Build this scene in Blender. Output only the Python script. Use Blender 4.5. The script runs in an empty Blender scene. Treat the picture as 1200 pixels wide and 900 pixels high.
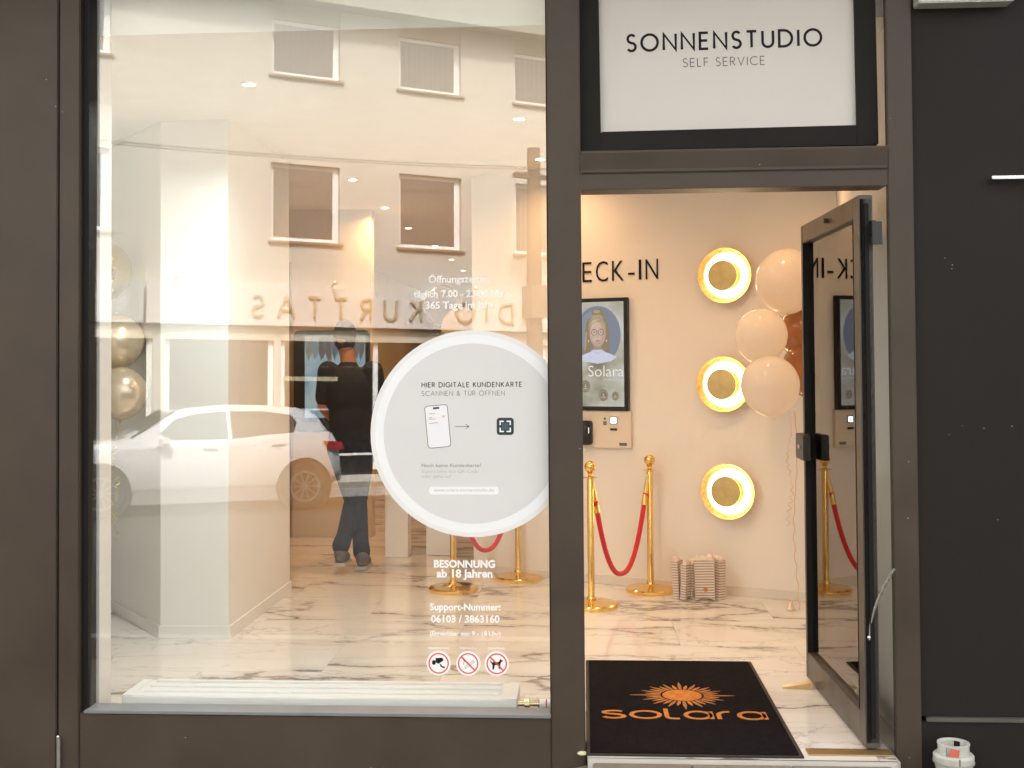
import bpy, bmesh, math, random
from mathutils import Vector, Matrix
from math import radians as R, sin, cos, pi
random.seed(7)
S = bpy.context.scene
col = S.collection

# ------------------------------------------------------------ camera
cd = bpy.data.cameras.new('camera'); cam = bpy.data.objects.new('camera', cd); col.objects.link(cam)
cd.sensor_width = 36; cd.lens = 36*1380/1200; cd.shift_x = 0; cd.shift_y = -56/1200
cd.clip_start = .05; cd.clip_end = 600
cam.location = (0, -4.65, 1.5)
Mz = Matrix.Rotation(R(3.48), 3, 'Z') @ Matrix.Rotation(R(1.4), 3, 'X') @ Matrix.Rotation(R(.4), 3, 'Y')
cam.rotation_euler = (Mz @ Matrix.Rotation(R(90), 3, 'X')).to_euler()
S.camera = cam
S.render.resolution_x = 1024; S.render.resolution_y = 768

# ------------------------------------------------------------ world, sun, exposure
SUN_EL, SUN_AZ = 50, 8
w = bpy.data.worlds.new('World'); S.world = w; w.use_nodes = True
nt = w.node_tree; nt.nodes.clear()
sk = nt.nodes.new('ShaderNodeTexSky'); sk.sky_type = 'NISHITA'; sk.sun_disc = False
sk.sun_elevation = R(SUN_EL); sk.sun_rotation = R(SUN_AZ); sk.air_density = 1.2; sk.dust_density = 5; sk.ozone_density = 1
bg = nt.nodes.new('ShaderNodeBackground'); bg.inputs[1].default_value = .15
wo = nt.nodes.new('ShaderNodeOutputWorld')
hsv = nt.nodes.new('ShaderNodeHueSaturation'); hsv.inputs['Saturation'].default_value = .22   # thin overcast: a nearly white sky
tnt = nt.nodes.new('ShaderNodeMix'); tnt.data_type = 'RGBA'; tnt.blend_type = 'MULTIPLY'; tnt.inputs[0].default_value = 1; tnt.inputs[7].default_value = (1.02, 1, .97, 1)
nt.links.new(sk.outputs[0], hsv.inputs['Color']); nt.links.new(hsv.outputs[0], tnt.inputs[6]); nt.links.new(tnt.outputs[2], bg.inputs[0]); nt.links.new(bg.outputs[0], wo.inputs[0])
sd = bpy.data.lights.new('sun', 'SUN'); sd.energy = 2.0;  sd.angle = R(6); sd.color = (1, .95, .88)
so = bpy.data.objects.new('sun', sd); col.objects.link(so); so.location = (0, 6, 20)
so.rotation_euler = (R(-(90-SUN_EL)), 0, R(-SUN_AZ))
S.view_settings.view_transform = 'Standard'; S.view_settings.look = 'None'
S.view_settings.exposure = 2.25; S.view_settings.gamma = 1
S.cycles.use_denoising = True
S.cycles.max_bounces = 10; S.cycles.diffuse_bounces = 5; S.cycles.glossy_bounces = 5
S.cycles.transparent_max_bounces = 12; S.cycles.sample_clamp_indirect = 6
LAMP = (1, .57, .27)

# ------------------------------------------------------------ materials
MATS = {}
def mat(name, base=(.5, .5, .5), rough=.5, metal=0, var=0, scale=6, bump=0, bscale=40, coat=0, emit=None, es=0, trans=0, spec=.5, sheen=0, stretch=None, rvar=0):
    if name in MATS: return MATS[name]
    m = bpy.data.materials.new(name); m.use_nodes = True; MATS[name] = m
    t = m.node_tree; b = t.nodes['Principled BSDF']
    b.inputs['Base Color'].default_value = (*base, 1); b.inputs['Roughness'].default_value = rough
    b.inputs['Metallic'].default_value = metal; b.inputs['Coat Weight'].default_value = coat
    b.inputs['Specular IOR Level'].default_value = spec; b.inputs['Sheen Weight'].default_value = sheen
    if trans: b.inputs['Transmission Weight'].default_value = trans
    if emit: b.inputs['Emission Color'].default_value = (*emit, 1); b.inputs['Emission Strength'].default_value = es
    if var or bump or rvar:
        tc = t.nodes.new('ShaderNodeTexCoord'); mp = t.nodes.new('ShaderNodeMapping')
        if stretch: mp.inputs['Scale'].default_value = stretch
        t.links.new(tc.outputs['Object'], mp.inputs[0])
    if var or rvar:
        n = t.nodes.new('ShaderNodeTexNoise'); n.inputs['Scale'].default_value = scale; n.inputs['Detail'].default_value = 6
        n.inputs['Roughness'].default_value = .6; t.links.new(mp.outputs[0], n.inputs['Vector'])
    if var:
        r = t.nodes.new('ShaderNodeValToRGB'); e = r.color_ramp.elements
        e[0].position = .3; e[1].position = .7
        e[0].color = (*[c*(1-var) for c in base], 1); e[1].color = (*[min(1, c*(1+var)) for c in base], 1)
        t.links.new(n.outputs[0], r.inputs[0]); t.links.new(r.outputs[0], b.inputs['Base Color'])
    if rvar:
        mr = t.nodes.new('ShaderNodeMapRange'); mr.inputs[3].default_value = max(0, rough-rvar); mr.inputs[4].default_value = min(1, rough+rvar)
        mr.inputs[1].default_value = .3; mr.inputs[2].default_value = .7
        t.links.new(n.outputs[0], mr.inputs[0]); t.links.new(mr.outputs[0], b.inputs['Roughness'])
    if bump:
        n2 = t.nodes.new('ShaderNodeTexNoise'); n2.inputs['Scale'].default_value = bscale; n2.inputs['Detail'].default_value = 5
        bp = t.nodes.new('ShaderNodeBump'); bp.inputs['Strength'].default_value = bump; bp.inputs['Distance'].default_value = .01
        t.links.new(mp.outputs[0], n2.inputs['Vector']); t.links.new(n2.outputs[0], bp.inputs['Height'])
        t.links.new(bp.outputs[0], b.inputs['Normal'])
    return m
def glass_mat(name, refl, tint, fres=False):
    m = bpy.data.materials.new(name); m.use_nodes = True; t = m.node_tree; t.nodes.clear(); MATS[name] = m
    o = t.nodes.new('ShaderNodeOutputMaterial'); mx = t.nodes.new('ShaderNodeMixShader')
    tr = t.nodes.new('ShaderNodeBsdfTransparent'); tr.inputs[0].default_value = (*tint, 1)
    gl = t.nodes.new('ShaderNodeBsdfGlossy'); gl.inputs['Roughness'].default_value = 0; gl.inputs[0].default_value = (1, 1, 1, 1)
    t.links.new(tr.outputs[0], mx.inputs[1]); t.links.new(gl.outputs[0], mx.inputs[2]); t.links.new(mx.outputs[0], o.inputs[0])
    if fres:
        lw = t.nodes.new('ShaderNodeFresnel'); lw.inputs[0].default_value = refl
        t.links.new(lw.outputs[0], mx.inputs[0])
    else: mx.inputs[0].default_value = refl
    return m
def dusty_dark(name, base, rough=.42):
    """dark powder-coated aluminium with fine scratches, specks of dust and faint mottling"""
    m = mat(name, base, rough, var=.16, scale=2.2, rvar=.08, spec=.3)
    t = m.node_tree; b = t.nodes['Principled BSDF']
    tc = t.nodes.new('ShaderNodeTexCoord'); v = t.nodes.new('ShaderNodeTexVoronoi'); v.inputs['Scale'].default_value = 26
    t.links.new(tc.outputs['Object'], v.inputs['Vector'])
    n = t.nodes.new('ShaderNodeTexNoise'); n.inputs['Scale'].default_value = 3; t.links.new(tc.outputs['Object'], n.inputs['Vector'])
    c1 = t.nodes.new('ShaderNodeMath'); c1.operation = 'LESS_THAN'; c1.inputs[1].default_value = .055; t.links.new(v.outputs['Distance'], c1.inputs[0])
    c2 = t.nodes.new('ShaderNodeMath'); c2.operation = 'GREATER_THAN'; c2.inputs[1].default_value = .6; t.links.new(n.outputs[0], c2.inputs[0])
    mu = t.nodes.new('ShaderNodeMath'); mu.operation = 'MULTIPLY'; t.links.new(c1.outputs[0], mu.inputs[0]); t.links.new(c2.outputs[0], mu.inputs[1])
    src = b.inputs['Base Color'].links[0].from_socket
    mx = t.nodes.new('ShaderNodeMix'); mx.data_type = 'RGBA'; t.links.new(mu.outputs[0], mx.inputs[0]); t.links.new(src, mx.inputs[6])
    mx.inputs[7].default_value = (.45, .42, .36, 1); t.links.new(mx.outputs[2], b.inputs['Base Color'])
    return m
def marble(name):
    m = mat(name, (.8, .77, .72), .13, spec=.5)
    t = m.node_tree; b = t.nodes['Principled BSDF']; N = t.nodes.new; L = t.links.new
    tc = N('ShaderNodeTexCoord'); oi = N('ShaderNodeObjectInfo'); ad = N('ShaderNodeVectorMath'); ad.operation = 'ADD'
    ml = N('ShaderNodeVectorMath'); ml.operation = 'SCALE'; ml.inputs[0].default_value = (31, 17, 7); L(oi.outputs['Random'], ml.inputs['Scale'])
    L(tc.outputs['Object'], ad.inputs[0]); L(ml.outputs[0], ad.inputs[1])
    def vein(sc, warp, wsc, width, seed, stretch):
        mp = N('ShaderNodeMapping'); mp.inputs['Location'].default_value = (seed, seed*.7, 0); mp.inputs['Scale'].default_value = stretch
        mp.inputs['Rotation'].default_value = (0, 0, .55)
        L(ad.outputs[0], mp.inputs[0])
        nz = N('ShaderNodeTexNoise'); nz.inputs['Scale'].default_value = wsc; nz.inputs['Detail'].default_value = 7; nz.inputs['Roughness'].default_value = .62
        L(mp.outputs[0], nz.inputs['Vector'])
        sb = N('ShaderNodeVectorMath'); sb.operation = 'SUBTRACT'; sb.inputs[1].default_value = (.5, .5, .5); L(nz.outputs['Color'], sb.inputs[0])
        sl = N('ShaderNodeVectorMath'); sl.operation = 'SCALE'; sl.inputs['Scale'].default_value = warp; L(sb.outputs[0], sl.inputs[0])
        a2 = N('ShaderNodeVectorMath'); a2.operation = 'ADD'; L(mp.outputs[0], a2.inputs[0]); L(sl.outputs[0], a2.inputs[1])
        v = N('ShaderNodeTexVoronoi'); v.feature = 'DISTANCE_TO_EDGE'; v.inputs['Scale'].default_value = sc; L(a2.outputs[0], v.inputs['Vector'])
        mr = N('ShaderNodeMapRange'); mr.interpolation_type = 'SMOOTHSTEP'; mr.inputs[1].default_value = 0; mr.inputs[2].default_value = width
        mr.inputs[3].default_value = 1; mr.inputs[4].default_value = 0; L(v.outputs['Distance'], mr.inputs[0])
        msk = N('ShaderNodeTexNoise'); msk.inputs['Scale'].default_value = 1.9; msk.inputs['Detail'].default_value = 3; L(mp.outputs[0], msk.inputs['Vector'])
        m2 = N('ShaderNodeMapRange'); m2.inputs[1].default_value = .38; m2.inputs[2].default_value = .56; L(msk.outputs[0], m2.inputs[0])
        mm = N('ShaderNodeMath'); mm.operation = 'MULTIPLY'; L(mr.outputs[0], mm.inputs[0]); L(m2.outputs[0], mm.inputs[1])
        return mm.outputs[0]
    a = vein(1.3, .6, 2.6, .032, 3, (.5, 1.2, 1)); c = vein(1.3, .6, 2.6, .17, 3, (.5, 1.2, 1)); d = vein(3.1, .45, 4, .03, 11, (.55, 1.2, 1))
    def add(x, y, ky):
        q = N('ShaderNodeMath'); q.operation = 'MULTIPLY_ADD'; L(y, q.inputs[0]); q.inputs[1].default_value = ky; L(x, q.inputs[2]); return q.outputs[0]
    sa = N('ShaderNodeMath'); sa.operation = 'MULTIPLY'; sa.inputs[1].default_value = .72; L(a, sa.inputs[0])
    tot = add(add(sa.outputs[0], c, .22), d, .35)
    cl = N('ShaderNodeMath'); cl.operation = 'MINIMUM'; cl.inputs[1].default_value = .8; L(tot, cl.inputs[0])
    mx = N('ShaderNodeMix'); mx.data_type = 'RGBA'; mx.inputs[6].default_value = (.8, .77, .72, 1); mx.inputs[7].default_value = (.12, .08, .055, 1)
    L(cl.outputs[0], mx.inputs[0]); L(mx.outputs[2], b.inputs['Base Color'])
    return m
def satin(name, base, k=.4):
    """balloon skin: diffuse and translucent rubber under a glossy film"""
    m = bpy.data.materials.new(name); m.use_nodes = True; t = m.node_tree; MATS[name] = m; b = t.nodes['Principled BSDF']
    b.inputs['Base Color'].default_value = (*base, 1); b.inputs['Roughness'].default_value = .16; b.inputs['Coat Weight'].default_value = .6
    tl = t.nodes.new('ShaderNodeBsdfTranslucent'); tl.inputs[0].default_value = (*base, 1); mx = t.nodes.new('ShaderNodeMixShader'); mx.inputs[0].default_value = k
    o = t.nodes['Material Output']; t.links.new(b.outputs[0], mx.inputs[1]); t.links.new(tl.outputs[0], mx.inputs[2]); t.links.new(mx.outputs[0], o.inputs[0])
    return m
def gold_leaf(name):
    m = mat(name, (.86, .6, .24), .38, metal=.85)
    t = m.node_tree; b = t.nodes['Principled BSDF']; N = t.nodes.new; L = t.links.new
    tc = N('ShaderNodeTexCoord'); n = N('ShaderNodeTexNoise'); n.inputs['Scale'].default_value = 38; n.inputs['Detail'].default_value = 8; L(tc.outputs['Object'], n.inputs['Vector'])
    r = N('ShaderNodeValToRGB'); e = r.color_ramp.elements; e[0].position = .3; e[0].color = (.66, .42, .15, 1); e[1].position = .62; e[1].color = (.92, .68, .32, 1)
    L(n.outputs[0], r.inputs[0]); L(r.outputs[0], b.inputs['Base Color'])
    bp = N('ShaderNodeBump'); bp.inputs['Strength'].default_value = .12; bp.inputs['Distance'].default_value = .002; L(n.outputs[0], bp.inputs['Height']); L(bp.outputs[0], b.inputs['Normal'])
    return m
def striped(name, a, c, sc):
    m = mat(name, a, .8); t = m.node_tree; b = t.nodes['Principled BSDF']; N = t.nodes.new; L = t.links.new
    tc = N('ShaderNodeTexCoord'); wv = N('ShaderNodeTexWave'); wv.bands_direction = 'Z'; wv.inputs['Scale'].default_value = sc; wv.inputs['Distortion'].default_value = .15
    L(tc.outputs['Object'], wv.inputs['Vector']); r = N('ShaderNodeValToRGB'); e = r.color_ramp.elements
    e[0].position = .28; e[0].color = (*c, 1); e[1].position = .42; e[1].color = (*a, 1)
    L(wv.outputs[0], r.inputs[0]); L(r.outputs[0], b.inputs['Base Color']); return m
def screen_mat(name, cols, sc, strength):
    m = mat(name, (.02, .02, .02), .15, emit=(1, 1, 1), es=strength); t = m.node_tree; b = t.nodes['Principled BSDF']; N = t.nodes.new; L = t.links.new
    tc = N('ShaderNodeTexCoord'); n = N('ShaderNodeTexNoise'); n.inputs['Scale'].default_value = sc; n.inputs['Detail'].default_value = 3; L(tc.outputs['Object'], n.inputs['Vector'])
    r = N('ShaderNodeValToRGB'); e = r.color_ramp.elements
    while len(e) < len(cols): e.new(.5)
    for i, c in enumerate(cols): e[i].position = .32+.36*i/(len(cols)-1); e[i].color = (*c, 1)
    L(n.outputs[0], r.inputs[0]); L(r.outputs[0], b.inputs['Emission Color']); return m

DARK = dusty_dark('powder_coated_aluminium', (.066, .049, .036))
DARKR = dusty_dark('dark_cladding', (.013, .0095, .0075), .65)
DOORM = mat('door_aluminium', (.1, .088, .075), .38, metal=.35, var=.1, rvar=.06)
BLACK = mat('black_rubber', (.011, .01, .01), .6, spec=.2)
BLACKP = mat('black_plastic', (.015, .015, .015), .3)
WHITEP = mat('white_paint', (.83, .82, .79), .6, var=.02, scale=1.5, bump=.05, bscale=180)
WARMP = mat('warm_white_plaster', (.82, .76, .69), .7, var=.025, scale=1.2, bump=.08, bscale=160)
CREAMP = mat('cream_corridor_paint', (.68, .57, .39), .7, var=.03, scale=1.5)
CEILM = mat('ceiling_paint', (.8, .79, .74), .8, var=.02)
MARBLE = marble('veined_marble')
GROUT = mat('grout', (.5, .46, .4), .8, var=.1)
BRASS = mat('polished_brass', (.9, .62, .22), .16, metal=1, rvar=.06, scale=9)
SATB = mat('satin_brass', (.55, .4, .2), .35, metal=.9, rvar=.1)
STEEL = mat('brushed_steel', (.7, .7, .68), .25, metal=1, rvar=.1)
WHITE = mat('white_vinyl', (.9, .9, .89), .45)
GLASS = glass_mat('coated_window_glass', .086, (.985, .99, .98))
DGLASS = glass_mat('door_glass', 1.75, (.94, .93, .9), True)
OGLASS = glass_mat('house_window_glass', .13, (.6, .62, .63))

# ------------------------------------------------------------ mesh helper
class MB:
    def __init__(s): s.v = []; s.f = []; s.mi = []; s.cur = 0
    def add(s, vs, fs):
        k = len(s.v); s.v += [tuple(p) for p in vs]; s.f += [tuple(i+k for i in f) for f in fs]; s.mi += [s.cur]*len(fs); return s
    def box(s, x0, x1, y0, y1, z0, z1):
        return s.add([(x, y, z) for x in (x0, x1) for y in (y0, y1) for z in (z0, z1)],
                     [(0, 1, 3, 2), (4, 6, 7, 5), (0, 4, 5, 1), (2, 3, 7, 6), (0, 2, 6, 4), (1, 5, 7, 3)])
    def prism(s, poly, a, b, ax='y'):
        """2-D outline swept between a and b along an axis"""
        n = len(poly)
        def P(u, v, t): return (u, t, v) if ax == 'y' else (u, v, t) if ax == 'z' else (t, u, v)
        s.add([P(u, v, a) for u, v in poly]+[P(u, v, b) for u, v in poly],
              [tuple(range(n))[::-1], tuple(range(n, 2*n))]+[(i, (i+1) % n, n+(i+1) % n, n+i) for i in range(n)]); return s
    def tube(s, pts, r, n=10, cap=True, sq=1.):
        pts = [Vector(p) for p in pts]; rr = r if isinstance(r, (list, tuple)) else [r]*len(pts)
        rings = []; up = None
        for i, p in enumerate(pts):
            d = (pts[min(i+1, len(pts)-1)]-pts[max(i-1, 0)])
            if d.length < 1e-9: d = Vector((0, 0, 1))
            d.normalize()
            if up is None:
                up = Vector((0, 0, 1)) if abs(d.z) < .9 else Vector((0, 1, 0))
            up = (up-d*up.dot(d)).normalized(); q = d.cross(up)
            rings.append([p+(up*cos(2*pi*k/n)*sq+q*sin(2*pi*k/n))*rr[i] for k in range(n)])
        fs = []
        for i in range(len(pts)-1):
            for k in range(n): fs.append((i*n+k, i*n+(k+1) % n, (i+1)*n+(k+1) % n, (i+1)*n+k))
        if cap: fs += [tuple(range(n))[::-1], tuple(range((len(pts)-1)*n, len(pts)*n))]
        return s.add([p for r_ in rings for p in r_], fs)
    def lathe(s, prof, n=32, c=(0, 0, 0), ax='z'):
        vs = []
        for r, h in prof:
            for k in range(n):
                a = 2*pi*k/n; u, v = r*cos(a), r*sin(a)
                vs.append((c[0]+u, c[1]+v, c[2]+h) if ax == 'z' else (c[0]+u, c[1]+h, c[2]+v) if ax == 'y' else (c[0]+h, c[1]+u, c[2]+v))
        fs = []
        for i in range(len(prof)-1):
            for k in range(n): fs.append((i*n+k, i*n+(k+1) % n, (i+1)*n+(k+1) % n, (i+1)*n+k))
        return s.add(vs, fs)
    def ball(s, c, r, n=20, sc=(1, 1, 1)):
        pr = [(max(1e-4, r*sin(pi*i/(n//2))), -r*cos(pi*i/(n//2))) for i in range(n//2+1)]
        k = len(s.v); s.lathe(pr, n); 
        for i in range(k, len(s.v)):
            x, y, z = s.v[i]; s.v[i] = (c[0]+x*sc[0], c[1]+y*sc[1], c[2]+z*sc[2])
        return s
    def disc(s, cx, cz, r, y0, y1, n=32, rz=None):
        return s.prism([(cx+r*cos(2*pi*k/n), cz+(rz or r)*sin(2*pi*k/n)) for k in range(n)], y0, y1)
    def ring(s, cx, cz, r0, r1, y0, y1, n=48):
        return s.lathe([(r0, y0), (r1, y0), (r1, y1), (r0, y1), (r0, y0)], n, (cx, 0, cz), 'y')
    def slot(s, i): s.cur = i; return s
    def build(s, name, m, parent=None, smooth=False, bevel=0, loc=None, rz=0, rx=0):
        me = bpy.data.meshes.new(name); me.from_pydata(s.v, [], s.f)
        for mm in (m if isinstance(m, (list, tuple)) else [m]): me.materials.append(mm)
        for p, i in zip(me.polygons, s.mi): p.material_index = i
        bm = bmesh.new(); bm.from_mesh(me); bmesh.ops.recalc_face_normals(bm, faces=bm.faces)
        if bevel:
            bmesh.ops.remove_doubles(bm, verts=bm.verts, dist=1e-6)
            bmesh.ops.bevel(bm, geom=[e for e in bm.edges if len(e.link_faces) == 2 and e.calc_face_angle(0) > .6], offset=bevel, segments=2, affect='EDGES', clamp_overlap=True)
        bm.to_mesh(me); bm.free()
        if smooth:
            me.shade_smooth()
            if smooth != 2:
                try: me.set_sharp_from_angle(angle=R(38))
                except Exception: pass
        o = bpy.data.objects.new(name, me); col.objects.link(o)
        if parent: o.parent = parent
        if loc: o.location = loc
        if rz: o.rotation_euler.z = rz
        if rx: o.rotation_euler.x = rx
        return o
def tag(o, label=None, cat=None, group=None, kind=None):
    if label: o['label'] = label
    if cat: o['category'] = cat
    if group: o['group'] = group
    if kind: o['kind'] = kind
    return o
def thing(name, label, cat, loc=(0, 0, 0), rz=0, group=None, rx=0):
    o = bpy.data.objects.new(name, None); o.empty_display_size = .1; col.objects.link(o)
    o.location = loc; o.rotation_euler = (rx, 0, rz); return tag(o, label, cat, group)
def kids(o): return [c for c in bpy.data.objects if c.parent == o]
def copy_tree(o, loc, rz=None, label=None, group=None):
    def cp(a, par):
        b = a.copy(); col.objects.link(b); b.parent = par
        for ch in kids(a): cp(ch, b)
        return b
    r = cp(o, None); r.location = loc
    if rz is not None: r.rotation_euler.z = rz
    if label: r['label'] = label
    if group: r['group'] = group
    return r
def structure(o): o['kind'] = 'structure'; return o
def add_slab(mb, p, q, z0, z1, th):
    """upright slab from plan point p to q, its visible face on that line, th thick to the left of p->q"""
    p = Vector((*p, 0)); q = Vector((*q, 0)); d = (q-p).normalized(); n = Vector((-d.y, d.x, 0))*th
    pts = [p, q, q+n, p+n]
    mb.prism([(a.x, a.y) for a in pts], z0, z1, 'z'); return mb

# ------------------------------------------------------------ lettering
G = {}
def arc(cx, cy, rx, ry, a0, a1, n=14): return [(cx+rx*cos(R(a0+(a1-a0)*i/n)), cy+ry*sin(R(a0+(a1-a0)*i/n))) for i in range(n+1)]
G['O'] = (1.0, [arc(.5, .5, .5, .5, 0, 360, 32)]); G['Q'] = G['O']
G['S'] = (.5, [arc(.25, .755, .235, .245, 35, 90, 5)[:]+arc(.25, .755, .225, .245, 90, 250, 12)[1:]+[(.25, .5)]+arc(.25, .25, .25, .25, 70, -90, 12)+arc(.25, .25, .25, .25, -90, -150, 5)[1:]])
G['N'] = (.74, [[(0, 0), (0, 1), (.74, 0), (.74, 1)]]); G['E'] = (.5, [[(.5, 1), (0, 1), (0, 0), (.5, 0)], [(0, .52), (.45, .52)]])
G['T'] = (.6, [[(0, 1), (.6, 1)], [(.3, 1), (.3, 0)]]); G['U'] = (.64, [[(0, 1), (0, .32)]+arc(.32, .32, .32, .32, 180, 360)+[(.64, 1)]])
G['D'] = (.78, [[(0, 0), (0, 1), (.28, 1)]+arc(.28, .5, .5, .5, 90, -90)[1:]+[(0, 0)]]); G['I'] = (.02, [[(.01, 0), (.01, 1)]])
G['L'] = (.44, [[(0, 1), (0, 0), (.44, 0)]]); G['F'] = (.46, [[(.46, 1), (0, 1), (0, 0)], [(0, .52), (.42, .52)]])
G['R'] = (.54, [[(0, 0), (0, 1), (.24, 1)]+arc(.24, .74, .26, .26, 90, -90, 10)[1:]+[(0, .48)], [(.24, .48), (.54, 0)]])
G['V'] = (.76, [[(0, 1), (.38, 0), (.76, 1)]]); G['C'] = (.82, [arc(.5, .5, .5, .5, 45, 315, 24)])
G['H'] = (.68, [[(0, 0), (0, 1)], [(.68, 0), (.68, 1)], [(0, .52), (.68, .52)]])
G['G'] = (.92, [arc(.5, .5, .5, .5, 42, 350, 24)+[(.95, .45), (.55, .45)]]); G['K'] = (.6, [[(0, 0), (0, 1)], [(.55, 1), (0, .45)], [(.17, .62), (.6, 0)]])
G['A'] = (.8, [[(0, 0), (.4, 1), (.8, 0)], [(.14, .33), (.66, .33)]]); G['&'] = (.65, [[(.65, 0), (.12, .68)]+arc(.28, .8, .18, .19, 200, -30, 9)+[(.08, .4)]+arc(.26, .22, .24, .22, 150, 330, 8)+[(.65, .42)]])
G['Ü'] = (.64, G['U'][1]+[[(.14, 1.22), (.24, 1.22)], [(.4, 1.22), (.5, 1.22)]]); G['Ö'] = (1., G['O'][1]+[[(.28, 1.24), (.38, 1.24)], [(.62, 1.24), (.72, 1.24)]])
G['-'] = (.3, [[(0, .42), (.3, .42)]])
# rounded lower-case forms of the door mat
L_ = {'s': (.9, [arc(.45, .78, .42, .22, 35, 90, 4)+arc(.45, .78, .4, .22, 90, 265, 10)[1:]+arc(.45, .26, .42, .26, 80, -90, 10)+arc(.45, .26, .42, .26, -90, -160, 5)[1:]]),
      'o': (1.15, [arc(.575, .5, .575, .5, 0, 360, 28)]), 'l': (.5, [[(0, 1.35), (0, .25)]+arc(.25, .25, .25, .25, 180, 270, 5)+[(.5, 0)]]),
      'a': (1.05, [arc(.5, .5, .5, .5, 0, 360, 26), [(1.03, 1.0), (1.03, .0)]]),
      'r': (.55, [[(0, 0), (0, .55)]+arc(.45, .55, .45, .45, 180, 85, 8)])}
def ribbon(mb, pts, wd, place):
    """flat stroke of width wd with mitred corners; place(u, v, front) gives the point"""
    n = len(pts); closed = n > 3 and abs(pts[0][0]-pts[-1][0])+abs(pts[0][1]-pts[-1][1]) < 1e-6
    P = [Vector(p) for p in pts]; Ls = []; Rs = []
    for i in range(n):
        if closed: a = P[i-1] if i else P[n-2]; b = P[i+1] if i < n-1 else P[1]
        else: a = P[max(i-1, 0)]; b = P[min(i+1, n-1)]
        d1 = (P[i]-a); d2 = (b-P[i])
        if d1.length < 1e-9: d1 = d2
        if d2.length < 1e-9: d2 = d1
        d1 = d1.normalized(); d2 = d2.normalized(); t = d1+d2
        if t.length < .2: t = d1
        t.normalize(); nn = Vector((-t.y, t.x)); k = min(2.2, 1/max(.3, abs(nn.dot(Vector((-d1.y, d1.x))))))
        Ls.append(P[i]+nn*wd/2*k); Rs.append(P[i]-nn*wd/2*k)
    vs = []
    for fr in (0, 1):
        vs += [place(p.x, p.y, fr) for p in Ls]+[place(p.x, p.y, fr) for p in Rs]
    fs = []
    for i in range(n-1):
        fs += [(i, i+1, n+i+1, n+i), (2*n+i, 3*n+i, 3*n+i+1, 2*n+i+1), (i, 2*n+i, 2*n+i+1, i+1), (n+i, n+i+1, 3*n+i+1, 3*n+i)]
    if not closed: fs += [(0, n, 3*n, 2*n), (n-1, 3*n-1, 4*n-1, 2*n-1)]
    mb.add(vs, fs)
def stroke_text(txt, x0, z, h, width, wt, y, th=.001, table=G, gap=.22, mbs=None, plane='xz'):
    """geometric sans: from x0, baseline z, cap height h, total width, stroke wt; returns a list of (char, MB)"""
    adv = [(table[c][0] if c != ' ' else .25) for c in txt]
    nat = sum(adv)*h; g = (width-nat)/max(1, len(txt)-1); x = x0; out = []
    for c, a in zip(txt, adv):
        if c != ' ':
            mb = mbs or MB()
            for pl in table[c][1]:
                pts = [(x+u*h, z+v*h) for u, v in pl]
                ribbon(mb, pts, wt, (lambda u, v, f: (u, y-th*f, v)) if plane == 'xz' else (lambda u, v, f: (u, v, y+th*f)))
            out.append((c, mb))
        x += a*h+g
    return out
def font_text(mb, txt, cx, z, width, y, th=.0006, bold=0, height=None, left=None):
    """a line in the built-in typeface, centred on cx (or from left), scaled to a width"""
    cu = bpy.data.curves.new('t', 'FONT'); cu.body = txt; cu.size = 1; cu.offset = bold; cu.resolution_u = 3; cu.fill_mode = 'FRONT'
    o = bpy.data.objects.new('t', cu); col.objects.link(o); dg = bpy.context.evaluated_depsgraph_get(); dg.update()
    me = bpy.data.meshes.new_from_object(o.evaluated_get(dg)); bpy.data.objects.remove(o); bpy.data.curves.remove(cu)
    xs = [v.co.x for v in me.vertices]; k = width/(max(xs)-min(xs)); kz = k if not height else height/.73
    off = cx-width/2 if left is None else left
    bm = bmesh.new(); bm.from_mesh(me); r = bmesh.ops.extrude_face_region(bm, geom=bm.faces[:])
    nv = set(v for v in r['geom'] if isinstance(v, bmesh.types.BMVert))
    bm.verts.index_update(); m0 = min(xs)
    vs = [(off+(v.co.x-m0)*k, y-(0 if v in nv else th), z+v.co.y*kz) for v in bm.verts]
    mb.add(vs, [tuple(v.index for v in f.verts) for f in bm.faces]); bm.free(); bpy.data.meshes.remove(me); return k

# ============================================================ GROUND
ASPH = mat('asphalt', (.042, .042, .043), .95, var=.25, scale=3, bump=.4, bscale=120, spec=.15)
PAVE = mat('concrete_paving', (.22, .19, .15), .8, var=.16, scale=7, bump=.35, bscale=90)
KERB = mat('granite_kerb', (.34, .33, .32), .75, var=.2, scale=12)
g = MB(); N = 24
for j in range(N+1):
    for i in range(N+1):
        x = -150+300*i/N; y = -180+360*j/N; g.v.append((x, y, -.26))
for j in range(N):
    for i in range(N): g.f.append((j*(N+1)+i, j*(N+1)+i+1, (j+1)*(N+1)+i+1, (j+1)*(N+1)+i)); g.mi.append(0)
structure(g.build('road', ASPH))
# pavement before the shop: dips a little left of the door step
g = MB(); xs = [-12, -2, -.17, -.1, 0, 2, 12]; zs = [-.19, -.18, -.14, -.075, -.052, -.05, -.05]
for x, z in zip(xs, zs): g.v += [(x, .1, z), (x, -2.45, z-.03), (x, -2.45, -.3), (x, .1, -.3)]
for i in range(len(xs)-1):
    a = i*4; b = a+4; g.f += [(a, b, b+1, a+1), (a+1, b+1, b+2, a+2)]; g.mi += [0, 0]
pav = structure(g.build('pavement', PAVE))
tl = None
for k in range(8):   # slabs along the door step
    x0 = .02+.375*(k-5) if k < 5 else .02+.375*(k-5)
    if x0 < 0: continue
    for r_ in range(6):
        zz = -.0205; y1 = -.1065-.4*r_
        m_ = MB().box(x0+.003, x0+.372, y1-.394, y1, zz-.06, zz+random.uniform(0, .0015)); m_.build('paving_slab', PAVE, pav, bevel=.003)
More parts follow.
